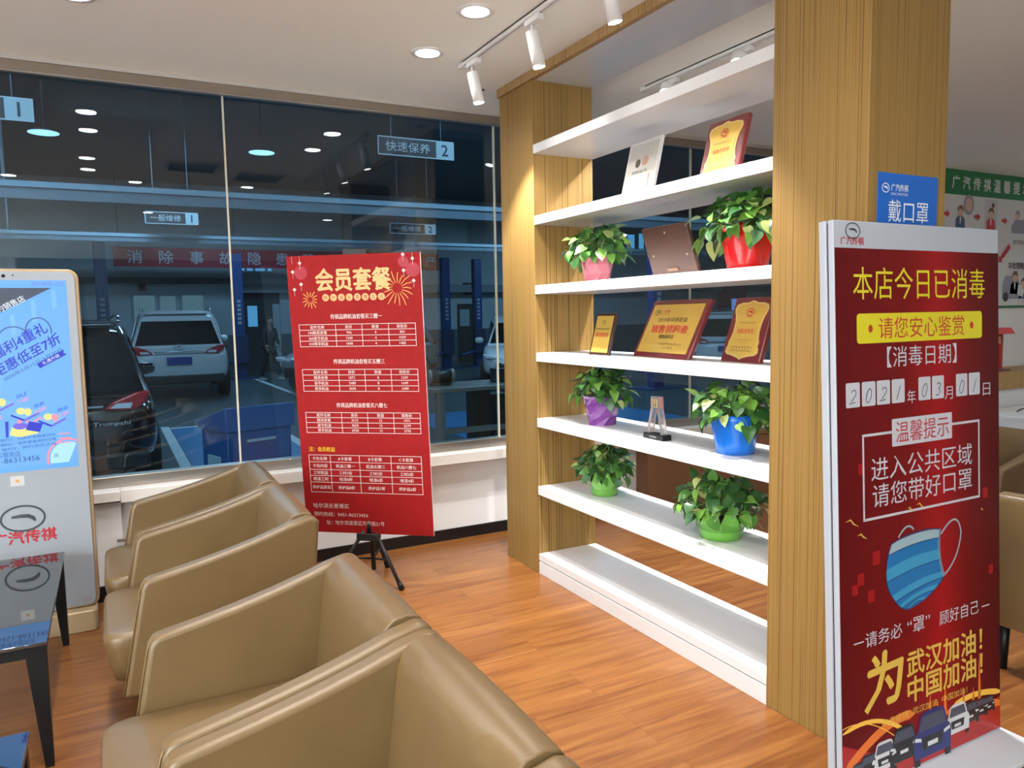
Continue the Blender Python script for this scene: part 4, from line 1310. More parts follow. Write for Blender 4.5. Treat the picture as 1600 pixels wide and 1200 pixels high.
p = thing('wooden_plaque', 'walnut-brown wooden plaque turned to show its back between two plants', 'plaque')
stand(p, 2.345, 2.762, 1.6665, YAWX, -0.33, 0.24)
WAL = add_noise_tint(principled('walnut_back', (0.055, 0.019, 0.010), 0.45), 6, 0.35, stretch=(1, 1, 9))
b = B(); box(b, -0.158, 0.158, -0.02, 0.0, 0.0, 0.245); obj('backboard', b, WAL, p, bevel=0.004)
PEG = principled('peg_pale', (0.50, 0.42, 0.34), 0.5)
for u, v in ((0.005, 0.215), (-0.115, 0.112), (0.118, 0.105)):
    b = B(); ellipse(b, u, v, 0.005, 0.006, 0.0212); obj('peg_hole', b, PEG, p)
b = B(); box(b, -0.035, 0.035, -0.026, -0.0202, 0.035, 0.047); obj('support_clip', b, principled('clip_brown', (0.22, 0.12, 0.07), 0.4), p)
b = B(); tube(b, [(0, 0.004, 0.14), (0, 0.06, 0.03)], 0.004, 8); obj('strut', b, BLACKM, p)

# crystal trophy
tr = thing('crystal_trophy', 'small clear A-shaped crystal trophy on a black base', 'trophy', (2.235, 2.785, 0.912), (0, 0, YAWX))
CRY = principled('crystal', (0.93, 0.93, 0.90), 0.02)
CRY.node_tree.nodes['Principled BSDF'].inputs['Transmission Weight'].default_value = 0.85
CRY.node_tree.nodes['Principled BSDF'].inputs['IOR'].default_value = 1.5
b = B(); box(b, -0.072, 0.072, -0.026, 0.026, 0.0, 0.026); bs_ = obj('base', b, BLACK, tr, bevel=0.002)
b = B(); text(b, '优秀经销商', 0, 0.013, 0.008, 0.05, 0, 0.0, 0, 0.0265); obj('base_lettering', b, principled('silver_print', (0.5, 0.5, 0.5), 0.4), bs_)
for sg in (-1, 1):
    b = B(); prism(b, [(sg * 0.060, 0.0265), (sg * 0.042, 0.0265), (sg * 0.013, 0.145), (sg * 0.029, 0.145)], 'y', -0.014, 0.014); obj('crystal_leg', b, CRY, tr)
b = B(); prism(b, [(-0.029, 0.1455), (0.029, 0.1455), (0.027, 0.20), (-0.027, 0.20)], 'y', -0.015, 0.015); obj('crystal_head', b, CRY, tr)
b = B(); box(b, -0.020, 0.020, -0.0175, -0.0155, 0.150, 0.153); box(b, -0.020, -0.017, -0.0175, -0.0155, 0.153, 0.19); box(b, 0.017, 0.020, -0.0175, -0.0155, 0.153, 0.19); box(b, -0.005, 0.005, -0.0175, -0.0155, 0.165, 0.19); obj('gold_mark', b, GOLDE, tr)

# ------------------------------------------------------------------ potted pothos plants
LEAF = [principled('leaf_dark', (0.022, 0.085, 0.018), 0.33), principled('leaf_mid', (0.060, 0.175, 0.028), 0.35), principled('leaf_light', (0.16, 0.33, 0.050), 0.38), principled('leaf_variegated', (0.42, 0.50, 0.17), 0.4), principled('leaf_pale_back', (0.27, 0.36, 0.22), 0.5)]
for m_ in LEAF[:4]:
    add_noise_tint(m_, 22, 0.28)
STEM = principled('plant_stem', (0.13, 0.23, 0.06), 0.5)
SOIL = add_noise_tint(principled('potting_soil', (0.030, 0.018, 0.010), 0.9), 40, 0.5)


def leaf_shape(bm, base, d, nrm, L, wid, curl, fold, mi):
    """heart-shaped leaf: base point, pointing direction, upward normal"""
    d = d.normalized()
    side = d.cross(nrm).normalized()
    up = side.cross(d).normalized()
    prof = [(0.0, 0.10), (-0.06, 0.30), (0.06, 0.46), (0.25, 0.52), (0.45, 0.46), (0.65, 0.33), (0.84, 0.15), (1.0, 0.0)]
    mid, lf, rt = [], [], []
    for i, (t, hw) in enumerate(prof):
        tt = max(t, 0.0) if i != 1 else 0.02
        c = -curl * tt * tt * L
        p = base + d * (tt * L) + up * c
        mid.append(bm.verts.new(p))
        q = base + d * (t * L) + up * (c + fold * hw * wid)
        lf.append(bm.verts.new(q - side * hw * wid))
        rt.append(bm.verts.new(q + side * hw * wid))
    for i in range(len(prof) - 1):
        for a, sgn in ((lf, 1), (rt, -1)):
            vs = (mid[i], a[i], a[i + 1], mid[i + 1])
            try:
                f = bm.faces.new(vs if sgn > 0 else vs[::-1])
            except ValueError:
                continue
            f.material_index = mi
            f.smooth = True


def pothos(label, x, y, z, pot, rim_z, rim_r, seed, n, spread, height, zmax, drop=0.10, light=0.5, lsz=1.0):
    rnd = random.Random(seed)
    t = thing('potted_pothos', label, 'plant', (x, y, z), group='potted trailing plants on the shelf')
    pot(t)
    b = B(); lathe(b, [(0.002, rim_z - 0.022), (rim_r * 0.86, rim_z - 0.022), (rim_r * 0.86, rim_z - 0.030), (0.002, rim_z - 0.030)], 20, caps=False); obj('soil', b, SOIL, t)
    lb, sb_ = B(), B()
    ylo, yhi = YN1 - y + 0.02, YF0 - y - 0.02
    for i in range(n):
        az = rnd.uniform(0, 2 * math.pi)
        el = rnd.uniform(-0.20 if z > 0.8 else -0.08, 1.0)
        r = spread * (0.35 + 0.65 * math.sqrt(rnd.random())) * (1 if el > 0 else 1.0)
        ce = math.cos(el * 1.25)
        px = r * math.cos(az) * ce * 0.82
        py = r * math.sin(az) * ce
        pz = rim_z + 0.01 + (height * math.sin(el * 1.35) * (0.55 + 0.45 * rnd.random()) if el > 0 else el * drop * 2.1)
        if el <= 0 and math.hypot(px, py) < rim_r * 1.12:
            k = rim_r * 1.18 / max(0.01, math.hypot(px, py))
            px *= k; py *= k
        L = lsz * rnd.uniform(0.040, 0.070) * (1.0 if el < 0.6 else 0.9)
        py = min(max(py, ylo + L * .8), yhi - L * .8)
        pz = min(pz, zmax - z - 0.03)
        pz = max(pz, 0.03 + L)
        base = Vector((px, py, pz))
        out = Vector((math.cos(az), math.sin(az), 0))
        d = out * rnd.uniform(0.3, 1.0) + Vector((rnd.uniform(-.5, .5), rnd.uniform(-.5, .5), rnd.uniform(-0.7, 0.45) if el > 0.1 else rnd.uniform(-1.2, -0.3)))
        nrm = out * rnd.uniform(0.2, 0.9) + Vector((rnd.uniform(-.4, .4), rnd.uniform(-.4, .4), rnd.uniform(0.4, 1.0)))
        u = rnd.random()
        if u < 0.55 - 0.35 * light:
            mi = 0
        elif u < 0.85 - 0.25 * light:
            mi = 1
        elif u < 0.965 - 0.06 * light:
            mi = 2
        elif u < 0.985:
            mi = 3
        else:
            mi = 4
        leaf_shape(lb, base, d, nrm, L, L * rnd.uniform(0.78, 0.95), rnd.uniform(0.1, 0.6), rnd.uniform(0.05, 0.35), mi)
        if i % 2 == 0:
            s0 = Vector((rim_r * 0.5 * math.cos(az) * rnd.random(), rim_r * 0.5 * math.sin(az) * rnd.random(), rim_z - 0.025))
            top = Vector((base.x * 0.55, base.y * 0.55, max(base.z, rim_z) + 0.03))
            top.z = min(top.z, zmax - z - 0.02)
            tube(sb_, bez(tuple(s0), tuple(top), tuple(base), 5), 0.0016, 5, caps=False)
    # a few trailing runners that hang past the rim
    obj('foliage', lb, LEAF, t)
    obj('stems', sb_, STEM, t)
    return t


def plain(name, c, rough=0.25):
    return principled(name, c, rough, coat=0.3)


def facet_pot(name, col, r0, r1, h, n, twist=0.0, jag=0.0, smooth=False):
    m_ = plain(name, col)

    def build(t):
        b = B()
        rings = []
        for j, (f, zz) in enumerate(((0, 0), (0.33, 0.33), (0.66, 0.66), (1, 1))):
            rr = []
            for k2 in range(n):
                a = 2 * math.pi * (k2 + (0.5 * (j % 2) if not smooth else 0)) / n + twist * f
                r = r0 + (r1 - r0) * f
                z = h * zz + (jag * (1 if k2 % 2 == 0 else -1) if j == 3 else 0)
                rr.append(b.verts.new((r * math.cos(a), r * math.sin(a), z)))
            rings.append(rr)
        inner = [b.verts.new((v.co.x * 0.93, v.co.y * 0.93, v.co.z)) for v in rings[-1]]
        low = [b.verts.new((v.co.x * 0.86, v.co.y * 0.86, h - 0.035)) for v in rings[-1]]
        for ra, rb in zip(rings, rings[1:]):
            for k2 in range(n):
                q = (ra[k2], ra[(k2 + 1) % n], rb[(k2 + 1) % n], rb[k2])
                if smooth:
                    f_ = b.faces.new(q); f_.smooth = True
                else:
                    b.faces.new((q[0], q[1], q[2])); b.faces.new((q[0], q[2], q[3]))
        for k2 in range(n):
            b.faces.new((rings[-1][k2], rings[-1][(k2 + 1) % n], inner[(k2 + 1) % n], inner[k2]))
            b.faces.new((inner[k2], inner[(k2 + 1) % n], low[(k2 + 1) % n], low[k2]))
        b.faces.new(list(reversed(rings[0]))); b.faces.new(low)
        obj('pot', b, m_, t)
    return build


def crown_pot(name, col, r0, r1, h, pts, depth, n=48, swoop=0.0):
    """round pot whose rim rises into points; swoop presses curved flutes into the wall"""
    m_ = plain(name, col)

    def build(t):
        b = B()
        rings = []
        steps = 7
        for j in range(steps + 1):
            f = j / steps
            rr = []
            for k2 in range(n):
                a = 2 * math.pi * k2 / n
                ph = (a * pts / (2 * math.pi)) % 1.0
                tri = 1 - abs(2 * ph - 1)
                z = h * f + (depth * (tri - 0.5) * f ** 3)
                r = r0 + (r1 - r0) * f
                if swoop:
                    lim = 1.1 * abs(2 * ph - 1) ** 1.3
                    r -= swoop * max(0, min(1, (f - lim * 0.9) * 3)) * (1 - 0.3 * f)
                rr.append(b.verts.new((r * math.cos(a), r * math.sin(a), z)))
            rings.append(rr)
        inner = [b.verts.new((v.co.x * 0.95, v.co.y * 0.95, v.co.z - 0.002)) for v in rings[-1]]
        low = [b.verts.new((v.co.x * 0.86, v.co.y * 0.86, h - depth / 2 - 0.035)) for v in rings[-1]]
        for ra, rb in zip(rings + [inner], rings[1:] + [inner, low]):
            for k2 in range(n):
                f_ = b.faces.new((ra[k2], ra[(k2 + 1) % n], rb[(k2 + 1) % n], rb[k2]))
                f_.smooth = not swoop or True
        b.faces.new(list(reversed(rings[0]))); b.faces.new(low)
        obj('pot', b, m_, t)
    return build


pothos('pothos plant in a pink faceted pot beside the far pillar', 2.33, 3.405, 1.6662, facet_pot('pot_pink', (0.80, 0.24, 0.31), 0.066, 0.094, 0.145, 8, 0.2, 0.008), 0.145, 0.088, 11, 150, 0.205, 0.16, 2.0, 0.085, 0.45)
pothos('pothos plant in a glossy red pot with a pointed rim', 2.315, 2.305, 1.6662, crown_pot('pot_red', (0.75, 0.006, 0.008), 0.078, 0.112, 0.165, 6, 0.045, 48, 0.012), 0.15, 0.105, 23, 165, 0.235, 0.165, 2.0, 0.085, 0.75, 1.12)
pothos('pothos plant in a purple pot on the shelf below the plaques', 2.305, 3.335, 0.9122, facet_pot('pot_purple', (0.19, 0.045, 0.26), 0.074, 0.105, 0.155, 9, 0.35, 0.0), 0.155, 0.098, 37, 150, 0.185, 0.15, 1.236, 0.09, 0.30)
pothos('pothos plant in a round blue pot next to the near pillar', 2.285, 2.335, 0.9122, crown_pot('pot_blue', (0.008, 0.15, 0.62), 0.078, 0.104, 0.165, 5, 0.0, 50, 0.006), 0.165, 0.100, 41, 165, 0.205, 0.12, 1.236, 0.11, 0.45)
pothos('pothos plant in a smaller green crown-shaped pot near the far pillar', 2.345, 3.375, 0.5172, crown_pot('pot_green', (0.17, 0.42, 0.07), 0.070, 0.088, 0.105, 8, 0.075), 0.105, 0.082, 53, 160, 0.18, 0.16, 0.86, 0.05, 0.12)
pothos('pothos plant in a wide green crown-shaped pot on the lowest raised shelf', 2.320, 2.455, 0.5172, crown_pot('pot_green_wide', (0.14, 0.40, 0.05), 0.088, 0.118, 0.125, 8, 0.095), 0.120, 0.108, 67, 190, 0.215, 0.16, 0.86, 0.06, 0.15)

# ------------------------------------------------------------------ the workshop behind the glass
G = -0.15
TEAL = add_noise_tint(principled('workshop_floor_paint', (0.045, 0.075, 0.085), 0.28), 1.2, 0.3)
WW = add_noise_tint(principled('workshop_wall_paint', (0.36, 0.42, 0.46), 0.7), 0.7, 0.12)
WD = principled('workshop_dado', (0.085, 0.105, 0.12), 0.6)
DK = principled('workshop_dark', (0.02, 0.028, 0.034), 0.7)
b = B(); box(b, -9, 27, W + 0.125, 26, G - 0.1, G); struct('floor_workshop', b, TEAL)
b = B(); box(b, -9, 27, W + 0.125, 26, 5.6, 5.7); struct('ceiling_workshop', b, principled('workshop_ceiling_paint', (0.10, 0.135, 0.17), 0.7))
b = B(); box(b, -9, 27, 25.0, 25.15, G, 5.6); struct('wall_workshop', b, WW)
b = B(); box(b, -9.1, -9, W + 0.125, 26, G, 5.6); struct('wall_workshop_left', b, WW)
b = B(); box(b, 27, 27.1, W + 0.125, 26, G, 5.6); struct('wall_workshop_right', b, WW)
b = B(); box(b, -9, 27, 24.985, 24.999, G, 1.05); struct('trim_20', b, WD)
b = B(); box(b, -9, 27, W, W + 0.12, CZ + 0.13, 5.6); struct('wall_above_window', b, DK)
b = B(); box(b, -9, XL - 0.13, W, W + 0.12, G, 5.6); struct('wall_beside_lounge', b, DK)
b = B(); box(b, XR + 0.13, 27, W, W + 0.12, G, 5.6); struct('wall_beside_counter', b, DK)
b = B(); box(b, XL, XR, W + 0.0, W + 0.12, G, -0.101); struct('wall_below_window', b, DK)
BAYB = principled('bay_blue_paint', (0.02, 0.17, 0.38), 0.3); LINEW = principled('line_white_paint', (0.50, 0.55, 0.57), 0.4)
for i, (x0, x1, y0, y1) in enumerate(((0.75, 2.1, 6.2, 12.7), (4.2, 8.0, 6.2, 12.0))):
    b = B(); box(b, x0, x1, y0, y1, G, G + 0.002); struct('trim_%d' % (21 + i), b, BAYB)
for i, (x0, x1, y0, y1) in enumerate(((0.62, 0.74, 5.5, 13.0), (2.11, 2.23, 5.5, 13.0), (0.75, 2.1, 12.72, 12.84), (3.5, 3.62, 14.5, 23.0), (1.2, 1.34, 9.3, 11.6))):
    b = B(); box(b, x0, x1, y0, y1, G, G + 0.0025); struct('trim_%d' % (25 + i), b, LINEW)
# lit windows and openings in the far wall
WINL = emitter('workshop_window_light', (0.36, 0.62, 0.72), 0.22)
WINB = emitter('workshop_window_blue', (0.16, 0.55, 0.95), 0.55)
FRM = principled('workshop_frame', (0.30, 0.36, 0.40), 0.5)
for i, (x0, x1, z0, z1, m_) in enumerate(((0.68, 1.24, 1.5, 2.28, WINL), (1.39, 1.81, 1.5, 2.26, WINL), (1.99, 2.58, 1.5, 2.28, WINL), (3.65, 3.83, 3.04, 3.24, WINB), (3.90, 4.08, 3.04, 3.24, WINB), (4.15, 4.45, 3.04, 3.24, WINB), (4.52, 4.66, 3.04, 3.24, WINB), (18.53, 18.9, 4.1, 4.65, WINB), (19.1, 19.36, 4.1, 4.7, WINB))):
    b = B(); box(b, x0, x1, 24.97, 24.984, z0, z1); w_ = struct('window_%d' % (10 + i), b, m_)
    b = B(); box(b, x0 - .04, x1 + .04, 24.95, 24.984, z1, z1 + .04); box(b, x0 - .04, x1 + .04, 24.95, 24.984, z0 - .04, z0); box(b, x0 - .04, x0, 24.95, 24.984, z0, z1); box(b, x1, x1 + .04, 24.95, 24.984, z0, z1)
    f_ = obj('window_frame', b, FRM, w_)
b = B(); box(b, 3.45, 4.85, 24.96, 24.984, G, 2.62); d_ = struct('door_1', b, DK)
b = B(); box(b, 3.86, 4.15, 24.94, 24.958, 1.30, 1.95); obj('lit_gap', b, WINB, d_)
b = B(); box(b, 4.62, 4.84, 24.93, 24.958, 0.0, 2.0); obj('pale_jamb', b, WW, d_)
b = B(); box(b, 11.05, 11.65, 24.96, 24.984, G, 1.95); d_ = struct('door_2', b, DK)
b = B(); box(b, 11.12, 11.5, 24.94, 24.958, 1.15, 1.75); obj('door_window', b, FRM, d_)
b = B(); box(b, -9, 3.4, 24.6, 24.8, 2.62, 2.80); struct('trim_31', b, DK)
b = B(); box(b, 3.4, 27, 24.6, 24.8, 2.35, 2.62); struct('trim_32', b, principled('duct_grey', (0.16, 0.20, 0.23), 0.5))

BLUEL = principled('lift_blue', (0.006, 0.036, 0.15), 0.4)
RAILM = principled('rail_pale_blue', (0.30, 0.42, 0.50), 0.35)
REDB = principled('cloth_red', (0.28, 0.010, 0.022), 0.6)
for lab, y, z0, z1 in (('upper pale steel rail crossing the workshop behind the glass', 8.7, 2.70, 2.865), ('lower pale steel rail crossing the workshop behind the glass', 14.7, 2.88, 3.02)):
    t = thing('overhead_rail', lab, 'rail', (0, y, z0), group='overhead rails in the workshop')
    b = B(); box(b, -8.5, 26, -0.03, 0.03, z1 - z0 - 0.055, z1 - z0); obj('top_flange', b, RAILM, t)
    b = B(); box(b, -8.5, 26, -0.01, 0.03, 0.0, z1 - z0 - 0.056); obj('web', b, principled('rail_web', (0.15, 0.21, 0.26), 0.5), t)
    for x in (-4.0, -0.80, 5.2, 8.6, 13.0):
        b = B(); tube(b, [(x * y / 8.7, 0, z1 - z0), (x * y / 8.7, 0, 5.6 - z0)], 0.016, 8); obj('hanger_rod', b, RAILM, t)


def lift(label, x, y, h=3.5, w=0.26):
    t = thing('lift_column', label, 'lift', (x, y, G), group='blue lift columns')
    b = B(); box(b, -w / 2, w / 2, -0.12, 0.12, 0.02, h); obj('column', b, BLUEL, t, bevel=0.01)
    b = B(); box(b, -0.45, 0.45, -0.35, 0.35, 0.0, 0.02); obj('base_plate', b, BLUEL, t)
    b = B(); box(b, -w / 2 - 0.06, w / 2 + 0.06, -0.22, -0.121, 0.45, 1.25); obj('carriage', b, principled('carriage_blue', (0.005, 0.02, 0.08), 0.5), t, bevel=0.01)
    b = B()
    for k2 in range(6):
        box(b, -0.05, 0.05, -0.124, -0.1201, 1.55 + k2 * 0.12, 1.62 + k2 * 0.12)
    obj('caution_plate', b, principled('caution_pale', (0.25, 0.3, 0.33), 0.5), t)
    b = B(); tube(b, [(-w / 2 - 0.05, -0.17, 0.5), (-w / 2 - 0.7, -0.5, 0.42)], 0.05, 8); obj('swing_arm', b, BLUEL, t)


for lab, x, y in (('blue lift column right beside the kiosk, behind the black car', -0.10, 20.0), ('blue lift column just right of the long glass joint', 3.24, 22.5), ('blue lift column nearest the red price board', 9.45, 22.3), ('blue lift column in front of the silver car', 10.70, 22.6),
                  ('blue lift column between the two white cars behind the shelf', 10.55, 13.2)):
    lift(lab, x, y)


def hanging_sign(label, x, y, z, w, h, words, num):
    t = thing('hanging_bay_sign', label, 'sign', (x, y, z), group='hanging bay signs')
    b = B(); box(b, -w / 2, w / 2, -0.008, 0.008, -h / 2, h / 2); p_ = obj('sign_panel', b, principled('sign_brown', (0.035, 0.03, 0.035), 0.4), t)
    b = B(); rect(b, w * 0.26, w / 2, -h / 2, h / 2, 0.0085); obj('number_panel', b, principled('sign_pale', (0.42, 0.52, 0.55), 0.4), p_)
    b = B(); frame_line(b, -w / 2, w / 2, -h / 2, h / 2, 0.012, 0.0092)
    if words:
        text(b, words, -w * 0.115, 0, h * 0.56, w * 0.58, 0, 0, 0, 0.0095)
    obj('sign_lettering', b, principled('sign_white', (0.50, 0.56, 0.58), 0.5), p_)
    b = B(); text(b, num, w * 0.38, 0, h * 0.64, None, 0, 0.02, 0, 0.0100); obj('sign_number', b, principled('sign_ink', (0.02, 0.03, 0.05), 0.5), p_)
    for q in (-w * 0.33, w * 0.33):
        b = B(); tube(b, [(q, 0, h / 2), (q, 0, 5.6 - z)], 0.005, 6); obj('wire', b, RAILM, t)


hanging_sign('hanging sign for quick service bay two, left of the wooden pillar', 3.25, 8.4, 3.44, 0.92, 0.198, '快速保养', '2')
hanging_sign('hanging sign for bay one cut off at the left edge', -0.965, 8.4, 3.46, 0.92, 0.198, '快速保养', '1')
hanging_sign('smaller hanging sign for repair bay one below the pale rail', 1.06, 14.4, 3.27, 0.83, 0.195, '一般维修', '1')
hanging_sign('smaller hanging sign for repair bay two above the price board', 5.45, 14.4, 3.25, 0.95, 0.19, '一般维修', '2')

t = thing('slogan_banner', 'long red cloth banner with white safety slogan across the workshop', 'banner', (4.95, 23.4, 3.30))
b = B(); box(b, -4.75, 4.75, -0.005, 0.005, -0.28, 0.26); clo = obj('cloth', b, REDB, t)
b = B()
for i, c in enumerate('消除事故隐患确保安全生产'):
    text(b, c, -4.75 + 0.53 + i * 0.79, 0.0, 0.36, 0.36, 0, 0.012, 0, 0.007)
lt_ = obj('slogan_lettering', b, principled('slogan_pale', (0.40, 0.42, 0.46), 0.6), clo)
for q in (-4.6, -1.6, 1.6, 4.6):
    b = B(); tube(b, [(q, 0, 0.26), (q, 0, 2.30)], 0.006, 6); obj('cord', b, DK, t)
t = thing('fire_sign', 'small dark red panel above the white car at the back wall', 'sign', (0.92, 24.93, 2.55))
b = B(); box(b, -0.10, 0.10, 0, 0.069, -0.15, 0.15); obj('panel', b, principled('panel_red', (0.22, 0.02, 0.02), 0.5), t)
b = B(); rect(b, -0.06, 0.06, -0.09, 0.09, 0.002); obj('panel_mark', b, DK, t)
t = thing('led_sign', 'small glowing red display on the back wall beside the price board', 'sign', (11.55, 24.9, 2.50))
b = B(); box(b, -0.25, 0.22, 0.0, 0.099, -0.22, 0.2); obj('case', b, DK, t)
b = B(); rect(b, 0.03, 0.19, -0.06, 0.06, 0.002); obj('lit_figures', b, emitter('led_red', (1.0, 0.05, 0.10), 1.6), t)
t = thing('white_wall_panel', 'pale blank panel on the workshop wall between the two rails', 'panel', (10.87, 24.9, 4.45))
b = B(); box(b, -0.6, 0.6, 0, 0.099, -0.42, 0.40); obj('panel_sheet', b, principled('panel_pale', (0.42, 0.55, 0.58), 0.5), t)
t = thing('red_cabinet', 'red cabinet with a lit screen on the far wall behind the shelf', 'cabinet', (23.95, 24.5, G))
b = B(); box(b, -0.6, 0.6, 0, 0.45, 0, 3.0); obj('cabinet_body', b, principled('cab_red', (0.28, 0.02, 0.03), 0.4), t)
b = B(); rect(b, -0.25, 0.24, 1.65, 2.2, 0.004); obj('lit_screen', b, emitter('screen_far', (0.20, 0.40, 0.9), 0.5), t)
for lab, x, y, z in (('round cyan workshop lamp near the left edge of the glass', -0.62, 12.0, 4.03), ('round cyan workshop lamp left of the glass joint, under the downlight reflections', 2.17, 12.0, 4.0), ('small round workshop lamp by the wooden pillar', 7.45, 12.5, 4.0)):
    t = thing('high_bay_lamp', lab, 'lamp', (x, y, z), group='workshop high-bay lamps')
    b = B(); lathe(b, [(0.03, 0.04), (0.10, 0.035), (0.20, 0.0)], 24); obj('reflector', b, DK, t)
    b = B(); lathe(b, [(0.185, -0.004), (0.184, -0.001)], 24); obj('lamp_face', b, emitter('high_bay_face', (0.30, 0.72, 0.90), 2.2), t)
    b = B(); tube(b, [(0, 0, 0.04), (0, 0, 5.6 - z)], 0.006, 6); obj('hanger', b, DK, t)

# blue tool trolley, steel bench
t = thing('tool_trolley', 'blue tool trolley just behind the glass, left of the price board', 'trolley', (0.93, 6.35, G), (0, 0, 0.32))
TB = principled('trolley_blue', (0.012, 0.075, 0.24), 0.35)
b = B(); box(b, -0.27, 0.27, -0.22, 0.22, 0.10, 0.80); obj('cabinet_body', b, TB, t, bevel=0.01)
b = B(); prism(b, [(-0.25, 0.80), (0.25, 0.80), (0.25, 0.86), (-0.25, 0.99)][::-1], 'x', -0.29, 0.29); obj('sloping_top', b, TB, t, bevel=0.008)
for k2 in range(3):
    b = B(); box(b, -0.25, 0.25, -0.232, -0.2205, 0.14 + k2 * 0.21, 0.33 + k2 * 0.21); dr = obj('drawer', b, TB, t, bevel=0.004)
    b = B(); box(b, -0.12, 0.12, -0.246, -0.2325, 0.29 + k2 * 0.21, 0.31 + k2 * 0.21); obj('handle', b, RAILM, dr)
b = B(); box(b, -0.285, -0.2705, -0.10, 0.10, 0.2, 0.6); obj('side_plate', b, RAILM, t)
for x in (-0.22, 0.22):
    for y in (-0.17, 0.17):
        b = B(); tube(b, [(x - 0.015, y, 0.05), (x + 0.015, y, 0.05)], 0.05, 14); obj('wheel', b, BLACK, t)
t = thing('steel_workbench', 'grey steel workbench behind the glass between the price board and pillar', 'workbench', (3.05, 6.35, G))
ST = principled('bench_steel', (0.20, 0.20, 0.19), 0.4, 0.5)
b = B(); box(b, -0.62, 0.9, -0.3, 0.3, 0.99, 1.03); obj('bench_top', b, ST, t, bevel=0.005)
for x in (-0.54, 0.84):
    for y in (-0.25, 0.25):
        b = B(); box(b, x - 0.035, x + 0.035, y - 0.035, y + 0.035, 0.0, 0.99); obj('leg', b, ST, t)
for z in (0.30, 0.62):
    b = B(); box(b, -0.54, 0.84, -0.27, -0.23, z, z + 0.05); obj('cross_rail', b, ST, t)
b = B(); box(b, -0.05, 0.12, 0.10, 0.28, 0.02, 0.98); obj('black_upright', b, BLACKM, t)
b = B(); box(b, 0.2, 0.75, 0.12, 0.28, 0.1, 0.9); obj('black_bin', b, BLACKM, t, bevel=0.01)
for nm, lab, x in (('toolbox', 'small dark toolbox on the steel workbench behind the glass', 3.22), ('bench_grinder', 'dark bench grinder standing at the left of the steel workbench', 2.62)):
    o = thing(nm, lab, 'tool', (x, 6.35, G + 1.03))
    if nm == 'toolbox':
        b = B(); box(b, -0.06, 0.06, -0.08, 0.08, 0, 0.13); obj('box_body', b, BLACKM, o, bevel=0.006)
        b = B(); tube(b, [(0, -0.05, 0.13), (0, -0.05, 0.17), (0, 0.05, 0.17), (0, 0.05, 0.13)], 0.008, 8); obj('handle', b, BLACKM, o)
    else:
        b = B(); tube(b, [(-0.09, 0, 0.08), (0.09, 0, 0.08)], 0.05, 16); obj('motor', b, BLACKM, o)
        for q in (-1, 1):
            b = B(); tube(b, [(q * 0.095, 0, 0.08), (q * 0.125, 0, 0.08)], 0.07, 18); obj('grinding_wheel', b, ST, o)
        b = B(); box(b, -0.08, 0.08, -0.05, 0.05, 0, 0.03); obj('foot', b, BLACKM, o)

# ------------------------------------------------------------------ cars
CGL = principled('car_glass', (0.008, 0.010, 0.012), 0.06)
TYRE = principled('tyre', (0.012, 0.012, 0.013), 0.7)
RIM = principled('wheel_rim', (0.30, 0.31, 0.32), 0.3, 0.8)
TLR = principled('tail_light_red', (0.40, 0.008, 0.015), 0.15)
TLC = principled('lamp_clear', (0.65, 0.65, 0.68), 0.12)
TRIMB = principled('car_trim_black', (0.015, 0.015, 0.017), 0.5)
CHR = principled('chrome', (0.75, 0.76, 0.78), 0.12, 1.0)
PLB = principled('plate_blue', (0.02, 0.06, 0.30), 0.4)


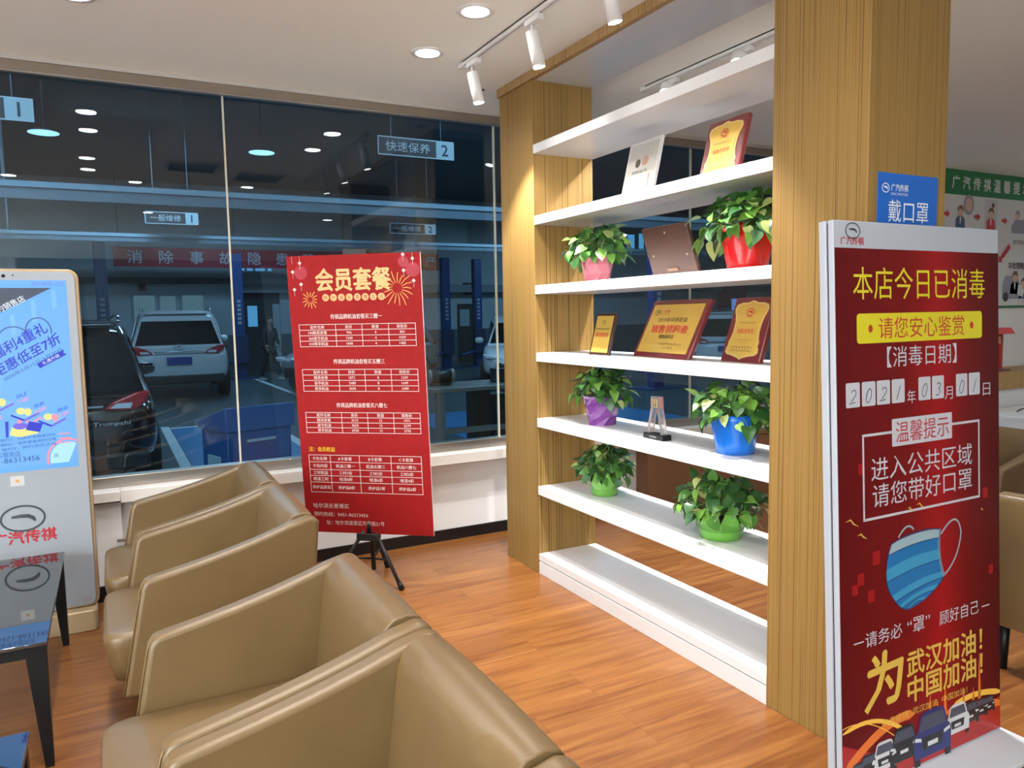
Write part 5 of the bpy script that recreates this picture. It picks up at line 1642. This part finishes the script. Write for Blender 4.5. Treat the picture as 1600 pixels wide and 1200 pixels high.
def suv(label, loc, yaw, paint, script=None, group=None):
    """estate car; local rear bumper at y = 0, nose towards +y"""
    t = thing('car', label, 'car', loc, (0, 0, yaw), group)
    b = B()
    st = [(-0.02, .78, .42, .74), (0.02, .86, .34, .98), (0.25, .915, .28, 1.03), (0.9, .925, .26, 1.04), (1.8, .925, .25, 1.02), (2.7, .925, .25, 1.00), (3.35, .915, .25, .99), (3.9, .885, .27, .92), (4.25, .80, .32, .82), (4.40, .66, .40, .70)]
    rings = []
    for y, w, zb, zt in st:
        hh = zt - zb
        half = [(w * .80, zb), (w * .97, zb + .10), (w, zb + hh * .45), (w * .985, zb + hh * .78), (w * .93, zt - .02), (w * .80, zt)]
        pts = half + [(-x, z) for x, z in reversed(half)]
        rings.append([b.verts.new((x, y, z)) for x, z in pts])
    m = len(rings[0])
    for ra, rb in zip(rings, rings[1:]):
        for i in range(m):
            b.faces.new((ra[i], ra[(i + 1) % m], rb[(i + 1) % m], rb[i]))
    b.faces.new(list(reversed(rings[0]))); b.faces.new(rings[-1])
    obj('body', b, paint, t, sub=1)
    # cabin: (base y, roof y, base half-width, roof half-width, roof z)
    cb = [(0.06, 0.42, .83, .60, 1.58), (0.55, 0.75, .86, .64, 1.655), (1.7, 1.7, .87, .65, 1.69), (2.45, 2.3, .86, .63, 1.655), (3.25, 2.62, .80, .56, 1.57)]
    b = B()
    rings = []
    for yb, yr, wb, wr, zr in cb:
        half = [(wb, yb, .96), (wr + .055, yb + (yr - yb) * .86, zr - .075), (wr, yr, zr - .02), (wr * .72, yr, zr)]
        rings.append([b.verts.new(p) for p in half + [(-x, y, z) for x, y, z in reversed(half)]])
    m = 8
    for ra, rb in zip(rings, rings[1:]):
        for i in range(m):
            b.faces.new((ra[i], ra[(i + 1) % m], rb[(i + 1) % m], rb[i]))
    b.faces.new(list(reversed(rings[0]))); b.faces.new(rings[-1])
    obj('cabin', b, paint, t, bevel=0.03, seg=3)

    def lerp(p, q, f):
        return Vector(p) * (1 - f) + Vector(q) * f
    # rear glass and windscreen sit just proud of the sloping ends
    for nm, k0, off, ia, ib in (('rear_window', 0, Vector((0, -0.012, 0.004)), 0.12, 0.93), ('windscreen', 4, Vector((0, 0.012, 0.008)), 0.10, 0.95)):
        yb, yr, wb, wr, zr = cb[k0]
        lo, hi = Vector((wb, yb, .96)), Vector((wr + .055, yb + (yr - yb) * .86, zr - .075))
        p0, p1 = lerp(lo, hi, ia), lerp(lo, hi, ib)
        b = B()
        q = [Vector((s_ * p.x * .93, p.y, p.z)) + off for s_, p in ((-1, p0), (1, p0), (1, p1), (-1, p1))]
        b.faces.new([b.verts.new(v) for v in q])
        o_ = obj(nm, b, CGL, t)
        md = o_.modifiers.new('thick', 'SOLIDIFY'); md.thickness = 0.008
    for s_ in (-1, 1):
        for (ka, fa, kb, fb) in ((0, 0.75, 1, 0.75), (1, 0.85, 2, 0.60), (2, 0.68, 3, 1.0), (3, 0.10, 4, 0.55)):
            def edge(k0, f):
                k1 = min(k0 + 1, 4)
                A, Bc = cb[k0], cb[k1]
                v = [A[i] * (1 - f) + Bc[i] * f for i in range(5)]
                lo = Vector((v[2], v[0], .96)); hi = Vector((v[3] + .055, v[0] + (v[1] - v[0]) * .86, v[4] - .075))
                return lerp(lo, hi, .10), lerp(lo, hi, .90)
            (a0, a1), (b0, b1) = edge(ka, fa), edge(kb, fb) if kb < 4 else edge(3, 0.95)
            b = B()
            o3 = Vector((0.010 * s_, 0, 0.003))
            b.faces.new([b.verts.new(Vector((p.x * s_, p.y, p.z)) + o3) for p in (a0, b0, b1, a1)])
            o_ = obj('side_window', b, CGL, t)
            md = o_.modifiers.new('thick', 'SOLIDIFY'); md.thickness = 0.006
        b = B(); prism(b, [(0.44, .86), (0.70, .845), (0.80, .92), (0.835, 1.02), (0.72, 1.01), (0.52, .93)], 'y', -0.028, 0.20)
        bmesh.ops.scale(b, verts=b.verts[:], vec=(s_, 1, 1))
        o_ = obj('tail_light', b, TLR, t, bevel=0.02)
        b = B(); prism(b, [(0.49, .875), (0.66, .868), (0.68, .918), (0.55, .918)], 'y', -0.034, -0.0285); bmesh.ops.scale(b, verts=b.verts[:], vec=(s_, 1, 1)); obj('reverse_lamp', b, TLC, o_)
        b = B(); prism(b, [(0.42, .70), (0.80, .72), (0.86, .82), (0.50, .76)], 'y', 4.02, 4.36); bmesh.ops.scale(b, verts=b.verts[:], vec=(s_, 1, 1)); obj('head_light', b, TLC, t, bevel=0.02)
        b = B(); lathe(b, [(0.01, -0.10), (0.09, -0.07), (0.105, 0.0), (0.085, 0.07), (0.01, 0.09)], 14); bmesh.ops.scale(b, verts=b.verts[:], vec=(1.0, 0.55, 0.8)); bmesh.ops.translate(b, verts=b.verts[:], vec=(s_ * 1.0, 2.72, 1.08)); obj('wing_mirror', b, paint, t)
        b = B(); tube(b, [(s_ * .64, .75, 1.66), (s_ * .645, .9, 1.715), (s_ * .65, 1.9, 1.735), (s_ * .62, 2.2, 1.70)], 0.014, 8); obj('roof_rail', b, CHR, t)
        for y in (0.85, 3.55):
            b = B(); tube(b, [(s_ * .72, y, .335), (s_ * .74, y, .335), (s_ * .925, y, .335), (s_ * .945, y, .335)], [.30, .335, .335, .30], 28); wh = obj('wheel', b, TYRE, t)
            b = B(); tube(b, [(s_ * .93, y, .335), (s_ * .950, y, .335)], [.215, .20], 20); obj('rim', b, RIM, wh)
    b = B(); box(b, -.80, .80, -0.055, 0.10, .30, .46); obj('rear_bumper', b, TRIMB, t, bevel=0.03)
    b = B(); box(b, -.55, .55, 4.30, 4.44, .34, .60); obj('grille', b, TRIMB, t, bevel=0.03)
    b = B(); box(b, -.56, .56, 0.36, 0.58, 1.60, 1.635); obj('spoiler', b, paint, t, bevel=0.012)
    b = B(); box(b, -.44, .44, -0.050, -0.02, .885, .912); obj('chrome_strip', b, CHR, t, bevel=0.006)
    pl_ = B(); box(pl_, -.22, .22, -0.052, -0.03, .66, .80); obj('license_plate', pl_, PLB, t)
    b = B(); emblem(b, 0, .985, .085, .058, .012, 0.012); o_ = obj('emblem', b, CHR, t)
    b = B(); emblem(b, 0, 0, .10, .065, .012, 0.0); bmesh.ops.rotate(b, verts=b.verts[:], matrix=Matrix.Rotation(math.pi, 3, 'Z')); bmesh.ops.translate(b, verts=b.verts[:], vec=(0, 4.455, .62)); obj('nose_emblem', b, CHR, t)
    if script:
        b = B(); text(b, script, 0.50, .735, .045, .30, 0, 0.02, 0.2, 0.046); obj('tailgate_lettering', b, CHR, t)
    return t


PB = principled('paint_black', (0.006, 0.006, 0.008), 0.10, coat=0.8)
PW = principled('paint_white', (0.62, 0.64, 0.66), 0.22, coat=0.5)
PS = principled('paint_silver', (0.34, 0.36, 0.39), 0.25, 0.5, coat=0.5)
suv('black car seen from behind just beyond the glass beside the kiosk', (-0.53, 7.75, G), math.radians(2), PB, 'Trumpchi')
suv('white car with its back turned, parked beyond the black car', (1.27, 17.4, G), math.radians(-3), PW).scale = (1.1, 1.1, 1.13)
suv('white car facing us behind the small gold plaque on the shelf', (9.95, 18.3, G), math.radians(180 - 28), PW)
suv('white car seen from behind between the two larger plaques', (13.6, 14.2, G), math.radians(-62), PW)
suv('silver car partly hidden by the far wooden pillar', (7.2, 19.5, G), math.radians(128), PS)

# ------------------------------------------------------------------ two people in the workshop


def skin_graph(name, verts, edges, m_, parent, root=0, sub=1):
    me = bpy.data.meshes.new(name)
    me.from_pydata([v[0] for v in verts], edges, [])
    me.materials.append(m_)
    o = bpy.data.objects.new(name, me)
    COL.objects.link(o)
    o.parent = parent
    md = o.modifiers.new('skin', 'SKIN')
    md.use_smooth_shade = True
    for i, v in enumerate(verts):
        sv = me.skin_vertices[0].data[i]
        r = v[1]
        sv.radius = r if hasattr(r, '__len__') else (r, r)
        sv.use_root = i == root
    if sub:
        s_ = o.modifiers.new('subdivision', 'SUBSURF')
        s_.levels = s_.render_levels = sub
    return o


def person(label, loc, yaw, stride, stoop):
    t = thing('person', label, 'person', loc, (0, 0, yaw))
    SK = principled('skin', (0.22, 0.13, 0.095), 0.5); CL = principled('dark_jacket', (0.010, 0.011, 0.015), 0.8); TR = principled('dark_trousers', (0.008, 0.009, 0.012), 0.8); HR = principled('black_hair', (0.008, 0.007, 0.007), 0.6); SHO = principled('pale_shoe', (0.30, 0.30, 0.32), 0.5)
    s0, k0 = math.sin(stoop), math.cos(stoop)

    def up(z, x=0.0, y=0.0):
        # torso point above the hips, bent forward by the stoop (front is -y)
        return (x, y * k0 - (z - 0.95) * s0, 0.95 + (z - 0.95) * k0 + y * -s0 * 0)
    V, Ed = [], []

    def add(p, r, par=None):
        V.append((p, r))
        if par is not None:
            Ed.append((par, len(V) - 1))
        return len(V) - 1
    pel = add((0, 0, .95), (.13, .10))
    ch = add(up(1.22), (.135, .10), pel)
    nk = add(up(1.44), (.055, .055), ch)
    j = add(up(1.53, 0, -.015), (.065, .075), nk)
    add(up(1.70, 0, -.01), (.070, .085), j)
    hands = []
    for q in (-1, 1):
        sh_ = add(up(1.40, q * .17), .052, ch)
        el_ = add(up(1.13, q * .235, -.02), .042, sh_)
        wr = add(up(.93, q * .25, -.12), .028, el_)
        pm = add(up(.86, q * .25, -.15), (.034, .022), wr)
        for f in range(4):
            k1 = add(up(.80 + .004 * f, q * (.235 + .0), -.15 - .018 * (f - 1.5)), .009, pm)
            add(up(.765 + .008 * abs(f - 1.5), q * .225, -.155 - .018 * (f - 1.5)), .008, k1)
        th_ = add(up(.845, q * .225, -.185), .010, pm)
        add(up(.81, q * .215, -.195), .009, th_)
        hp = add((q * .09, 0, .88), .085, pel)
        kn = add((q * .11, -stride * q * .5 - .02, .49), .055, hp)
        an = add((q * .12, -stride * q + .03, .085), .038, kn)
        add((q * .125, -stride * q - .12, .04), .035, an)
    skin_graph('body', V, Ed, SK, t)
    C2, E2 = [(up(.86), (.165, .125)), (up(1.2), (.165, .125)), (up(1.40), (.13, .09))], [(0, 1), (1, 2)]
    for q in (-1, 1):
        n0 = len(C2)
        C2 += [(up(1.385, q * .175), .068), (up(1.13, q * .238, -.02), .056), (up(.965, q * .25, -.105), .044)]
        E2 += [(2, n0), (n0, n0 + 1), (n0 + 1, n0 + 2)]
    skin_graph('jacket', C2, E2, CL, t)
    T2, E3 = [((0, 0, .93), (.145, .115))], []
    for q in (-1, 1):
        n0 = len(T2)
        T2 += [((q * .09, 0, .85), .10), ((q * .11, -stride * q * .5 - .02, .49), .072), ((q * .12, -stride * q + .03, .12), .060)]
        E3 += [(0, n0), (n0, n0 + 1), (n0 + 1, n0 + 2)]
    skin_graph('trousers', T2, E3, TR, t)
    skin_graph('hair', [(up(1.66, 0, .02), (.088, .094)), (up(1.735, 0, 0.0), (.086, .098))], [(0, 1)], HR, t)
    b = B()
    for q in (-1, 1):
        p = Vector(up(1.625, q * .03, -.092)); lathe(b, [(0.001, -.008), (.010, 0), (.001, .008)], 8, (p.x, p.y)); bmesh.ops.translate(b, verts=b.verts[-24:], vec=(0, 0, p.z))
    obj('eyes', b, HR, t)
    b = B(); p = Vector(up(1.585, 0, -.10)); tube(b, [p + Vector((0, .01, .03)), p + Vector((0, -.016, 0)), p + Vector((0, .008, -.008))], [.006, .013, .008], 8); obj('nose', b, SK, t)
    b = B(); p = Vector(up(1.545, 0, -.093)); box(b, p.x - .022, p.x + .022, p.y - .004, p.y + .004, p.z - .005, p.z + .005); obj('mouth', b, principled('lips', (0.35, 0.12, 0.10), 0.5), t)
    for q in (-1, 1):
        b = B(); p = Vector(up(1.61, q * .075, 0)); lathe(b, [(.001, -.03), (.014, -.01), (.016, .012), (.001, .03)], 8); bmesh.ops.translate(b, verts=b.verts[:], vec=p); obj('ear', b, SK, t)
        b = B(); y0 = -stride * q; box(b, q * .12 - .045, q * .12 + .045, y0 - .17, y0 + .09, 0.0, .075); obj('shoe', b, SHO, t, bevel=0.02)
    return t


person('person in dark clothes walking in the workshop doorway left of the price board', (3.83, 21.3, G), math.radians(35), 0.22, 0.05)
person('person in dark clothes stooping beside the white car in the workshop', (2.80, 23.4, G), math.radians(-60), 0.10, 0.35)
